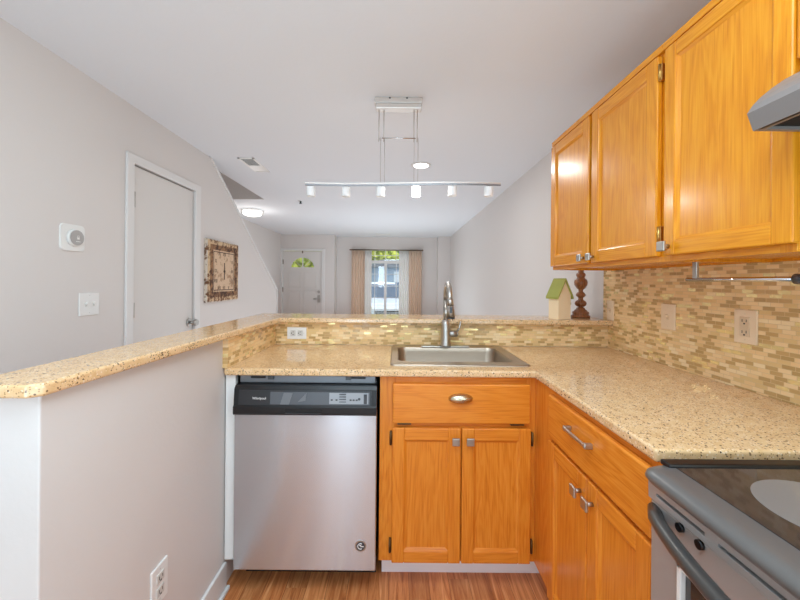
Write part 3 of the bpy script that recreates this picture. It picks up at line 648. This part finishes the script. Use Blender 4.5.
od.box(DX, 0.564, 0.005, RY - 0.005, 0.757, 0.830, 0.003); od.box(DX, 0.564, 0.005, RY - 0.005, 0.24, 0.32, 0.003); od.box(DX + 0.0002, 0.564, DL, RY - 0.005, 0.3, 0.78, 0.003); od.box(DX + 0.0002, 0.564, 0.005, 0.085, 0.3, 0.78, 0.003)
odo = od.build('oven_door', M['steel_y'], t)
MB().box(DX + 0.006, 0.560, 0.085, DL, 0.32, 0.757).build('oven_window', M['glasstop'], odo)
ws = MB()
for q in ((0.078, DL + 0.007, 0.747, 0.758), (0.078, DL + 0.007, 0.318, 0.330), (0.078, 0.088, 0.318, 0.758), (DL - 0.003, DL + 0.007, 0.318, 0.758)): ws.box(DX - 0.004, DX + 0.007, q[0], q[1], q[2], q[3], 0.002)
ws.build('window_surround', M['white'], odo)
hp = []
for i in range(25):
    s = i / 24; yy = RY - 0.012 - 0.71 * s; hp.append((0.531 - 0.068 * math.sin(math.pi * s) ** 0.6, yy, 0.812))
MB().tube(hp, [0.0135] * 25, 14).build('oven_handle', mat('handle_grey', srgb(78, 76, 74), 0.3, 0.4), odo)
for my in (0.655, 0.612, 0.08): MB().cyl((DX, my, 0.823), (DX - 0.006, my, 0.823), 0.008, n=14).build('fastener', M['black'], odo)
MB().box(0.53, 0.565, 0.008, RY - 0.008, 0.06, 0.232, 0.004).build('storage_drawer', M['steel_y'], t)
for yy in (0.08, 0.66):
    for xx in (0.65, 1.12): MB().cyl((xx, yy, 0.0), (xx, yy, 0.021), 0.018, n=12).build('foot', M['black'], t)

# ---------------------------------------------------------------- dishwasher
t = thing('dishwasher', 'stainless steel dishwasher with black control panel beside the sink cabinet', 'dishwasher', (-0.365, 1.7, 0))
MB().box(-0.648, -0.080, 1.49, 2.0, 0.09, 0.862, 0.003).build('tub', M['darkgray'], t)
dwp = MB().box(-0.649, -0.076, 1.430, 1.489, 0.107, 0.738, 0.004).build('door_panel', M['steel_z'], t)
uvl = dwp.data.uv_layers.new(name='UVMap')
for lp in dwp.data.loops:
    v_ = dwp.data.vertices[lp.vertex_index].co; uvl.data[lp.index].uv = (v_.x, v_.z)
cpn = MB()
cpn.prism([(1.489, 0.738), (1.412, 0.738), (1.408, 0.744), (1.408, 0.770), (1.414, 0.776), (1.420, 0.838), (1.430, 0.850), (1.489, 0.850)], 'x', -0.645, -0.077, 0.0)
cpo_ = cpn.build('control_panel', M['black'], t)
MB().prism([(1.4128, 0.7765), (1.4188, 0.834), (1.4208, 0.834), (1.4148, 0.7765)], 'x', -0.626, -0.098).build('fascia', mat('fascia_dark', srgb(40, 41, 44), 0.3), cpo_)
def on_fascia(x0, x1, v0, v1, m, nm, dd=0.0004):
    f = lambda v, k_: (1.4128 + 0.006 * v - k_, 0.7765 + 0.0575 * v)
    a, b_, c_, d_ = f(v0, dd), f(v1, dd), f(v1, -0.0005), f(v0, -0.0005)
    MB().prism([a, b_, c_, d_], 'x', x0, x1).build(nm, m, cpo_)
on_fascia(-0.500, -0.105, 0.06, 0.90, mat('fascia_grey', srgb(84, 87, 92), 0.3), 'film', 0.0003)
MB().prism([(-0.46, 0.780), (-0.445, 0.826), (-0.41, 0.826), (-0.425, 0.780)], 'y', 1.4115, 1.4135).prism([(-0.39, 0.790), (-0.355, 0.826), (-0.36, 0.795)], 'y', 1.4120, 1.4140).build('film_fold', M['midgray'], cpo_)
on_fascia(-0.265, -0.11, 0.12, 0.86, mat('display_grey', srgb(150, 154, 158), 0.3), 'button_field', 0.0008)
bt_ = MB()
for i, bx in enumerate((-0.255, -0.236, -0.180, -0.168, -0.156)): bt_.box(bx - 0.004, bx + 0.004, 1.4135, 1.418, 0.796, 0.802)
for zz in (0.790, 0.800, 0.810, 0.820): bt_.box(-0.225, -0.198, 1.4130, 1.418, zz, zz + 0.003)
bt_.cyl((-0.146, 1.413, 0.803), (-0.146, 1.42, 0.803), 0.005).box(-0.128, -0.115, 1.4128, 1.419, 0.784, 0.822).build('buttons', M['darkgray'], cpo_)
text('brand_lettering', 'Whirlpool', 0.013, M['white'], cpo_, (-0.543, 1.4135, 0.803), (R(84), 0, 0))
MB().box(-0.440, -0.292, 1.4062, 1.410, 0.748, 0.7665, 0.0015).prism([(-0.438, 0.7475), (-0.294, 0.7475), (-0.300, 0.7455), (-0.432, 0.7455)], 'y', 1.404, 1.4085, mi=1).build('grip_recess', [mat('deep_black', srgb(4, 4, 5), 0.5), M['darkgray']], cpo_)
tb = MB().box(-0.640, -0.085, 1.462, 1.4895, 0.852, 0.882, 0.002)
for bx in (-0.512, -0.195): tb.box(bx - 0.011, bx + 0.011, 1.452, 1.463, 0.868, 0.884, mi=1)
for bx in (-0.565, -0.155): tb.box(bx - 0.03, bx + 0.03, 1.459, 1.4622, 0.871, 0.879, mi=2)
tb.build('mounting_strip', [mat('strip_grey', srgb(130, 133, 138), 0.3, 0.6), M['darkgray'], M['black']], t)
MB().box(-0.648, -0.080, 1.555, 1.565, 0.002, 0.09).build('toe_kick', M['black'], t)
bg_ = MB().cyl((-0.137, 1.430, 0.209), (-0.137, 1.4278, 0.209), 0.0225, n=32).cyl((-0.137, 1.4278, 0.209), (-0.137, 1.4272, 0.209), 0.018, n=32, mi=1).build('badge', [M['nickel'], M['darkgray']], t)
bgm = MB().tube([(-0.137 + 0.011 * math.cos(R(a)), 1.4268, 0.209 + 0.011 * math.sin(R(a))) for a in range(60, 320, 20)], 0.0016, 6).box(-0.137, -0.124, 1.4262, 1.4274, 0.2065, 0.2095).box(-0.142, -0.134, 1.4262, 1.4274, 0.211, 0.214).build('emblem', M['white'], bg_)
o = MB().box(-0.6985, -0.658, 1.460, 1.484, 0.125, 0.884, 0.002).build('filler_strip', M['white']); tag(o, 'narrow white filler strip between the half wall and the dishwasher', 'filler strip')

# ---------------------------------------------------------------- switches and outlets
def plate(name, label, cat, face, c, w_, h_, kind, m1, m2, group=None, horiz=False):
    """face '+x','-x','-y'"""
    t = thing(name, label, cat, c, group)
    x, y, z = c
    def B(mb, u0, u1, v0, v1, d0, d1, bev=0.0, mi=0):
        if horiz: u0, u1, v0, v1 = v0, v1, u0, u1
        if face == '+x': mb.box(x + d0, x + d1, y + u0, y + u1, z + v0, z + v1, bev, mi)
        elif face == '-x': mb.box(x - d1, x - d0, y + u0, y + u1, z + v0, z + v1, bev, mi)
        else: mb.box(x + u0, x + u1, y - d1, y - d0, z + v0, z + v1, bev, mi)
        return mb
    W2, H2 = (h_, w_) if horiz else (w_, h_)
    pl_w, pl_h = w_ / 2, h_ / 2
    B(MB(), -pl_w, pl_w, -pl_h, pl_h, 0.0, 0.006, 0.002).build('cover_plate', m1, t)
    def outlet(dv):
        o = MB(); B(o, -0.0165, 0.0165, dv - 0.0145, dv + 0.0145, 0.005, 0.0085, 0.002); q = o.build('socket', m2, t)
        s = MB(); B(s, -0.0085, -0.0060, dv - 0.004, dv + 0.006, 0.0084, 0.0088); B(s, 0.0060, 0.0085, dv - 0.003, dv + 0.006, 0.0084, 0.0088); B(s, -0.003, 0.003, dv - 0.011, dv - 0.006, 0.0084, 0.0088); s.build('slots', M['slot'], q)
    if kind == 'duplex': outlet(0.020); outlet(-0.020)
    elif kind == 'decora':
        rc_ = B(MB(), -0.017, 0.017, -0.033, 0.033, 0.005, 0.009, 0.001).build('receptacle', m2, t)
        for dv in (0.019, -0.019):
            s = MB(); B(s, -0.0085, -0.006, dv - 0.003, dv + 0.006, 0.0088, 0.0094); B(s, 0.006, 0.0085, dv - 0.003, dv + 0.006, 0.0088, 0.0094); B(s, -0.003, 0.003, dv - 0.011, dv - 0.006, 0.0088, 0.0094); s.build('slots', M['slot'], rc_)
    elif kind == 'gfi':
        B(MB(), -0.017, 0.017, -0.033, 0.033, 0.005, 0.009, 0.001).build('rocker', m1, t)
        s = MB(); B(s, -0.012, 0.012, 0.006, 0.008, 0.0088, 0.0094); B(s, -0.012, 0.012, -0.010, -0.008, 0.0088, 0.0094); s.build('groove', m2, t)
    else:
        for du in kind:
            B(MB(), du - 0.006, du + 0.006, -0.012, 0.012, 0.005, 0.008, 0.001).build('toggle_slot', m2, t)
            B(MB(), du - 0.0035, du + 0.0035, 0.0, 0.010, 0.007, 0.017, 0.001).build('toggle', m1, t)
    for dv in ((-pl_h + 0.014, pl_h - 0.014)): B(MB(), -0.002, 0.002, dv - 0.002, dv + 0.002, 0.0058, 0.0064).build('screw', m2, t)
    return t
M['offw'] = mat('white_plastic_shade', srgb(205, 203, 198), 0.4)
plate('light_switch', 'white double toggle light switch on the left wall below the thermostat', 'light switch', '+x', (LX, 1.836, 1.142), 0.118, 0.116, (-0.023, 0.023), M['white'], M['offw'])
plate('wall_outlet', 'white outlet low on the half wall facing the kitchen', 'outlet', '+x', (PX, 1.06, 0.366), 0.072, 0.116, 'duplex', M['white'], M['offw'])
plate('wall_outlet', 'white sideways outlet on the mosaic tile at the inner bar corner', 'outlet', '-y', (-0.562, 2.01, 0.977), 0.066, 0.108, 'duplex', M['white'], M['offw'], horiz=True)
plate('light_switch', 'narrow almond switch on the mosaic tile at the end of the bar', 'light switch', '-x', (TX, 1.985, 1.122), 0.062, 0.110, (0.0,), M['almond'], M['almond2'])
plate('light_switch', 'almond toggle switch plate in the middle of the mosaic wall', 'light switch', '-x', (TX, 1.562, 1.128), 0.080, 0.112, (0.0,), M['almond'], M['almond2'])
plate('wall_outlet', 'almond outlet on the mosaic wall nearest the range', 'outlet', '-x', (TX, 1.215, 1.128), 0.080, 0.115, 'decora', M['almond'], M['almond2'])

# thermostat
t = thing('thermostat', 'white square thermostat with round grey dial on the left wall', 'thermostat', (LX, 1.737, 1.472))
def rr_prism(cy, cz, w_, r, x0, x1): return [(p[0], p[1]) for p in rrect(cy - w_, cy + w_, cz - w_, cz + w_, r, 0, 5)]
MB().prism(rr_prism(1.737, 1.472, 0.064, 0.02, 0, 0), 'x', LX, LX + 0.008).build('back_plate', M['white'], t)
MB().cyl((LX + 0.008, 1.741, 1.472), (LX + 0.023, 1.741, 1.472), 0.042, 0.040, 40).build('dial_ring', M['white'], t)
ds = MB().cyl((LX + 0.023, 1.741, 1.472), (LX + 0.026, 1.741, 1.472), 0.0365, n=40).build('display', mat('display', srgb(172, 168, 165), 0.3), t)
MB().box(LX + 0.026, LX + 0.0265, 1.739, 1.752, 1.464, 1.474).tube([(LX + 0.0263, 1.741, 1.474), (LX + 0.0263, 1.742, 1.482), (LX + 0.0263, 1.749, 1.482), (LX + 0.0263, 1.750, 1.474)], 0.0012, 6).box(LX + 0.026, LX + 0.0265, 1.733, 1.757, 1.452, 1.455).build('lock_icon', M['white'], ds)

# rustic clock plaque
def distress(name, a, b, thr):
    m = mat(name, a, 0.75); k = N(m); n_ = k.noise(k.coord(), 28, 6, 0.75); n2 = k.noise(k.coord(), 14, 4)
    k.l(k.ramp(k.math('MULTIPLY_ADD', n2, 0.5, k.math('MULTIPLY', n_, 0.5)), [(thr - 0.05, b), (thr + 0.04, a)]), k.b.inputs['Base Color']); return m
y0, y1, z0, z1 = 2.93, 3.50, 1.085, 1.618
t = thing('wall_clock', 'square distressed brown and cream wall clock beside the closet door', 'clock', (LX, 3.21, 1.35))
MB().box(LX, LX + 0.026, y0, y1, z0, z1, 0.003).build('case', distress('clock_case', srgb(214, 202, 186), srgb(110, 76, 50), 0.47), t)
def ringy(a, b, d0, d1):
    r_ = MB()
    for q in ((y0 + a, y1 - a, z1 - b, z1 - a), (y0 + a, y1 - a, z0 + a, z0 + b), (y0 + a, y0 + b, z0 + b, z1 - b), (y1 - b, y1 - a, z0 + b, z1 - b)): r_.box(LX + d0, LX + d1, *q, 0.002)
    return r_
ringy(0.008, 0.042, 0.024, 0.031).build('outer_border', distress('clock_border', srgb(206, 176, 140), srgb(112, 74, 46), 0.50), t)
ringy(0.042, 0.085, 0.024, 0.034).build('inner_border', distress('clock_dark_border', srgb(148, 108, 74), srgb(74, 46, 30), 0.50), t)
fc = MB().box(LX + 0.022, LX + 0.029, y0 + 0.08, y1 - 0.08, z0 + 0.08, z1 - 0.08).build('dial', distress('clock_dial', srgb(210, 180, 150), srgb(160, 124, 94), 0.44), t)
dk = mat('dark_brown_ink', srgb(66, 44, 30), 0.7)
ln = MB()
for q in ((y0 + 0.10, y1 - 0.10, z1 - 0.104, z1 - 0.098), (y0 + 0.10, y1 - 0.10, z0 + 0.098, z0 + 0.104), (y0 + 0.098, y0 + 0.104, z0 + 0.1, z1 - 0.1), (y1 - 0.104, y1 - 0.098, z0 + 0.1, z1 - 0.1)): ln.box(LX + 0.028, LX + 0.0298, *q)
ln.build('inlay_line', dk, fc)
cyc, czc = (y0 + y1) / 2, (z0 + z1) / 2
for i, nm in enumerate(('XII', 'I', 'II', 'III', 'IV', 'V', 'VI', 'VII', 'VIII', 'IX', 'X', 'XI')):
    a = R(30 * i); s = 0.150 / max(abs(math.sin(a)), abs(math.cos(a)))
    text('numeral', nm, 0.045, dk, fc, (LX + 0.0295, cyc - s * math.sin(a) * -1, czc + s * math.cos(a)), (R(90), 0, R(90)))
MB().box(LX + 0.030, LX + 0.0325, cyc - 0.005, cyc + 0.005, czc - 0.075, czc + 0.075).cyl((LX + 0.029, cyc, czc), (LX + 0.035, cyc, czc), 0.012, n=16).build('hand', dk, t)

# ---------------------------------------------------------------- towel bar under the wall cabinet
t = thing('paper_towel_bar', 'slim steel bar with dark end knob hanging under the wall cabinet', 'paper towel holder', (0.96, 1.0, 1.34))
MB().cyl((0.96, 1.178, 1.286), (0.96, 0.85, 1.286), 0.0065, n=14).build('bar', M['chrome'], t)
MB().box(0.956, 0.966, 1.138, 1.154, 1.284, 1.353, 0.002).build('bracket', M['nickel'], t)
MB().cyl((0.96, 0.856, 1.286), (0.96, 0.828, 1.286), 0.013, n=18).build('end_knob', M['darkgray'], t)

# ---------------------------------------------------------------- birdhouses and turned wood lamp on the bar
M['green'] = leafmat('mossy_green_paint', srgb(172, 172, 84), srgb(136, 140, 64)); M['cream'] = mat('cream_painted_wood', srgb(240, 216, 178), 0.7)
def birdhouse(x, y, w_, d_, hb, ht, rz, label):
    t = thing('birdhouse', label, 'birdhouse', (x, y, 1.0675)); t.rotation_euler = (0, 0, rz)
    def P(mb, nm, m, par): o = mb.build(nm, m); o.parent = par; return o
    # gable ends face +-y (local), ridge runs along local y
    bo = MB(); bo.prism([(-w_, 0), (w_, 0), (w_, hb), (0, ht - 0.012), (-w_, hb)], 'y', -d_, d_)
    b_ = P(bo, 'house_body', M['cream'], t)
    P(MB().cyl((0, -d_ - 0.0005, hb * 0.72), (0, -d_ + 0.002, hb * 0.72), w_ * 0.32, n=20), 'entrance_hole', M['slot'], b_) if False else None
    ov = 0.012; e_ = w_ + ov; sl = (ht - 0.012 - hb) / w_
    for s in (-1, 1):
        P(MB().prism([(0, ht - 0.012), (s * e_, ht - 0.012 - sl * e_), (s * e_, ht - sl * e_), (0, ht)][::s], 'y', -d_ - 0.010, d_ + 0.010), 'roof_panel', M['green'], t)
birdhouse(0.935, 2.045, 0.044, 0.037, 0.137, 0.232, R(20), 'tall cream birdhouse with steep mossy green roof on the bar')
birdhouse(1.004, 2.165, 0.026, 0.024, 0.085, 0.122, R(20), 'small green-roofed birdhouse half hidden behind the taller one')
t = thing('table_lamp', 'turned brown wood lamp base on the bar behind the birdhouses', 'lamp', (1.112, 2.14, 1.0675))
pr = [(0.050, 0), (0.053, 0.006), (0.051, 0.012), (0.045, 0.014), (0.044, 0.022), (0.047, 0.026), (0.044, 0.034), (0.036, 0.037), (0.034, 0.044), (0.026, 0.048), (0.022, 0.058), (0.014, 0.062), (0.013, 0.066), (0.024, 0.072), (0.028, 0.082), (0.026, 0.092), (0.016, 0.100), (0.013, 0.112), (0.015, 0.120), (0.025, 0.128), (0.027, 0.136), (0.022, 0.146), (0.013, 0.154), (0.013, 0.166), (0.024, 0.176), (0.035, 0.194), (0.037, 0.210), (0.034, 0.224), (0.024, 0.234), (0.020, 0.240), (0.026, 0.250), (0.026, 0.262), (0.016, 0.270), (0.014, 0.330), (0.024, 0.340), (0.024, 0.346)]
lb = MB().lathe(pr, (1.105, 2.14, 1.0675), 36)
M['walnut'] = oak('carved_walnut', 'z', srgb(164, 108, 64), srgb(134, 82, 46), srgb(88, 50, 26), 0.4)
lb.build('turned_base', M['walnut'], t)
fl = MB()
for k in range(12):
    a = math.pi * k / 6; fl.tube([(1.105 + r_ * math.cos(a), 2.14 + r_ * math.sin(a), 1.0675 + z_) for r_, z_ in ((0.017, 0.066), (0.027, 0.074), (0.030, 0.083), (0.027, 0.093), (0.016, 0.101))], 0.0028, 6)
fl.build('carved_ring', M['walnut'], t)
MB().cyl((1.105, 2.14, 1.4135), (1.105, 2.14, 1.47), 0.017, n=16).build('socket', M['brass'], t)

# ---------------------------------------------------------------- ceiling lights
t = thing('pendant_track_light', 'brushed nickel pendant rail with six small white glass shades', 'light fixture', (0.0, 2.02, CZ))
ca = MB(); ca.box(-0.136, 0.134, 2.0, 2.045, CZ - 0.032, CZ - 0.0005, 0.003); ca.box(-0.130, 0.130, 1.996, 2.05, CZ - 0.066, CZ - 0.034, 0.006)
ca.build('canopy', M['canopy'], t)
for cx_ in (-0.049, 0.047): MB().cyl((cx_, 1.998, CZ - 0.006), (cx_, 1.999 + 0.004, CZ - 0.006), 0.005, n=10).build('canopy_screw', M['darkgray'], t)
def S_(x): return 0.022 * math.sin((x - 0.02) * 4.6)
tr = []
for i in range(41):
    x = -0.53 + 1.11 * i / 40; tr.append((x, 2.02 - S_(x), 1.829))
def ribbon(o0, o1, z0_, z1_, m, nm):
    b = MB(); n_ = len(tr)
    for k in range(n_ - 1):
        (xa, ya, _), (xb, yb, _) = tr[k], tr[k + 1]
        b.quads([[(xa, ya + o0, z0_), (xb, yb + o0, z0_)], [(xa, ya + o0, z1_), (xb, yb + o0, z1_)], [(xa, ya + o1, z1_), (xb, yb + o1, z1_)], [(xa, ya + o1, z0_), (xb, yb + o1, z0_)], [(xa, ya + o0, z0_), (xb, yb + o0, z0_)]], smooth=False)
    return b.build(nm, m, t)
ribbon(-0.004, 0.004, 1.828, 1.835, M['canopy'], 'upper_rail'); ribbon(-0.005, 0.005, 1.818, 1.824, mat('rail_metal', srgb(132, 132, 134), 0.35, 1.0), 'lower_rail')
cb = MB().cyl((-0.092, 2.01, 2.082), (0.098, 2.01, 2.082), 0.0035, n=10).cyl((-0.108, 2.01, 2.076), (-0.096, 2.01, 2.076), 0.006, n=10)
cb.build('cross_bar', M['chrome'], t)
for (xa, xb) in ((-0.110, -0.100), (-0.082, -0.077), (0.088, 0.090), (0.106, 0.112)):
    MB().cyl((xa, 2.015, CZ - 0.064), (xa, 2.01, 2.06), 0.0022, n=8).cyl((xb, 2.01, 2.085), (xb, 2.02 - S_(xb), 1.838), 0.0013, n=6).build('suspension_cable', M['nickel'], t)
for xx in (-0.496, -0.297, -0.098, 0.103, 0.306, 0.511):
    ys = 2.02 - S_(xx); lit = abs(xx - 0.103) < 0.01
    M.setdefault('shade', emit('opal_glass', (0.80, 0.80, 0.80, 1), 0.08)); M.setdefault('shade_lit', emit('opal_glass_lit', (1, 0.98, 0.95, 1), 2.5))  # unlit shades are given a faint glow of their own
    s_ = MB().lathe([(0.010, 0.0), (0.0235, -0.002), (0.0245, -0.006), (0.0245, -0.052), (0.0235, -0.056), (0.0215, -0.054), (0.0215, -0.008)], (xx, ys, 1.811), 24).build('glass_shade', M['shade_lit' if lit else 'shade'], t)
    if lit: s_['label'] = 'lit glass shade'
    MB().cyl((xx - 0.006, ys, 1.808), (xx - 0.006, ys, 1.822), 0.003, n=8).cyl((xx + 0.006, ys, 1.808), (xx + 0.006, ys, 1.822), 0.003, n=8).cyl((xx, ys, 1.806), (xx, ys, 1.813), 0.012, n=14).build('shade_holder', M['nickel'], s_)
light('pendant_bulb', 'POINT', (0.103, 2.02, 1.74), 3, (1, 0.95, 0.88), shadow_soft_size=0.02)
t = thing('recessed_light', 'round recessed ceiling light shining behind the pendant rail', 'ceiling light', (0.204, 3.16, CZ))
MB().lathe([(0.060, 0.0), (0.088, -0.001), (0.088, -0.006), (0.070, -0.009), (0.060, -0.004)], (0.204, 3.16, CZ - 0.0005), 40).build('trim_ring', M['white'], t)
MB().lathe([(0.066, 0.0), (0.066, -0.006), (0.045, -0.010), (0.01, -0.012)], (0.204, 3.16, CZ - 0.002), 32).build('lens', emit('lamp_lens', (1, 0.99, 0.97, 1), 6), t)
light('recessed_lamp', 'AREA', (0.204, 3.16, CZ - 0.02), 7, (0.95, 0.97, 0.95), (0, 0, 0), shape='DISK', size=0.12)
t = thing('flush_ceiling_light', 'round flush ceiling light with metal rings at the foot of the stairs', 'ceiling light', (-2.13, 5.25, CZ))
LC = (-2.13, 5.22, CZ)
MB().cyl((LC[0], LC[1], CZ - 0.015), (LC[0], LC[1], CZ - 0.0005), 0.12, n=40).build('base_pan', M['nickel'], t)
MB().lathe([(0.135, -0.012), (0.138, -0.03), (0.137, -0.055), (0.115, -0.078), (0.07, -0.092), (0.02, -0.097)], LC, 40).build('diffuser', emit('diffuser_glow', (1, 0.99, 0.97, 1), 1.3), t)
for zz in (-0.022, -0.060): MB().tube([(LC[0] + 0.147 * math.cos(R(a)), LC[1] + 0.147 * math.sin(R(a)), CZ + zz) for a in range(0, 366, 6)], 0.004, 8).build('metal_ring', M['nickel'], t)
for a in (20, 110, 200, 290): MB().box(LC[0] + 0.147 * math.cos(R(a)) - 0.004, LC[0] + 0.147 * math.cos(R(a)) + 0.004, LC[1] + 0.147 * math.sin(R(a)) - 0.004, LC[1] + 0.147 * math.sin(R(a)) + 0.004, CZ - 0.066, CZ - 0.001).build('ring_post', M['nickel'], t)
light('flush_lamp', 'POINT', (LC[0], LC[1], CZ - 0.3), 5, (1, 0.97, 0.93), shadow_soft_size=0.1)

# ceiling vents and sprinkler
def vent(cx_, cy_, w_, l_, label, dark=0.5):
    t = thing('ceiling_vent', label, 'vent', (cx_, cy_, CZ)); z = CZ
    f_ = MB(); b_ = 0.018
    f_.box(cx_ - w_, cx_ + w_, cy_ - l_, cy_ - l_ + b_, z - 0.006, z - 0.0005, 0.001); f_.box(cx_ - w_, cx_ + w_, cy_ + l_ - b_, cy_ + l_, z - 0.006, z - 0.0005, 0.001)
    f_.box(cx_ - w_, cx_ - w_ + b_, cy_ - l_, cy_ + l_, z - 0.006, z - 0.0005, 0.001); f_.box(cx_ + w_ - b_, cx_ + w_, cy_ - l_, cy_ + l_, z - 0.006, z - 0.0005, 0.001)
    f_.build('vent_frame', M['white'], t)
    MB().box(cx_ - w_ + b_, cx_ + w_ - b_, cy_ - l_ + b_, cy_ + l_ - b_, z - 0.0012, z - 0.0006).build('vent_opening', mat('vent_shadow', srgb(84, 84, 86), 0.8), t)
    sl = MB(); n_ = int((2 * l_ - 2 * b_) / 0.016)
    for i in range(n_):
        yy = cy_ - l_ + b_ + 0.016 * (i + 0.5); off_ = 0.004 if i < n_ * dark else 0.0
        sl.box(cx_ - w_ + b_, cx_ + w_ - b_, yy - (0.001 if off_ else 0.0075), yy + (0.001 if off_ else 0.0075), z - 0.0045, z - 0.0025)
    sl.build('louvres', M['white'], t)
vent(-1.29, 3.20, 0.07, 0.19, 'small white ceiling vent near the top of the stair opening')
vent(-0.31, 7.75, 0.15, 0.06, 'white ceiling vent above the living room window', 0.0)
t = thing('fire_sprinkler', 'tiny ceiling sprinkler head beyond the pendant rail', 'sprinkler', (-1.26, 4.62, CZ))
MB().cyl((-1.26, 4.62, CZ - 0.006), (-1.26, 4.62, CZ - 0.0005), 0.032, n=24).build('escutcheon', M['white'], t)
MB().cyl((-1.26, 4.62, CZ - 0.03), (-1.26, 4.62, CZ - 0.006), 0.011, n=12).cyl((-1.26, 4.62, CZ - 0.034), (-1.26, 4.62, CZ - 0.03), 0.02, n=12).build('sprinkler_head', M['darkgray'], t)

GR = {'tan_curtain': 'living room curtains', 'sheer_curtain': 'living room curtains', 'wall_outlet': 'wall outlets', 'light_switch': 'light switches',
      'wall_cabinet': 'honey oak wall cabinets', 'birdhouse': 'birdhouses on the bar', 'tree': 'trees outside', 'car': 'parked cars outside', 'ceiling_vent': 'ceiling vents'}
for o in bpy.data.objects:
    if '_base' in o: del o['_base']
    g_ = GR.get(o.name.split('.')[0])
    if o.parent is None and g_ and 'label' in o: o['group'] = g_
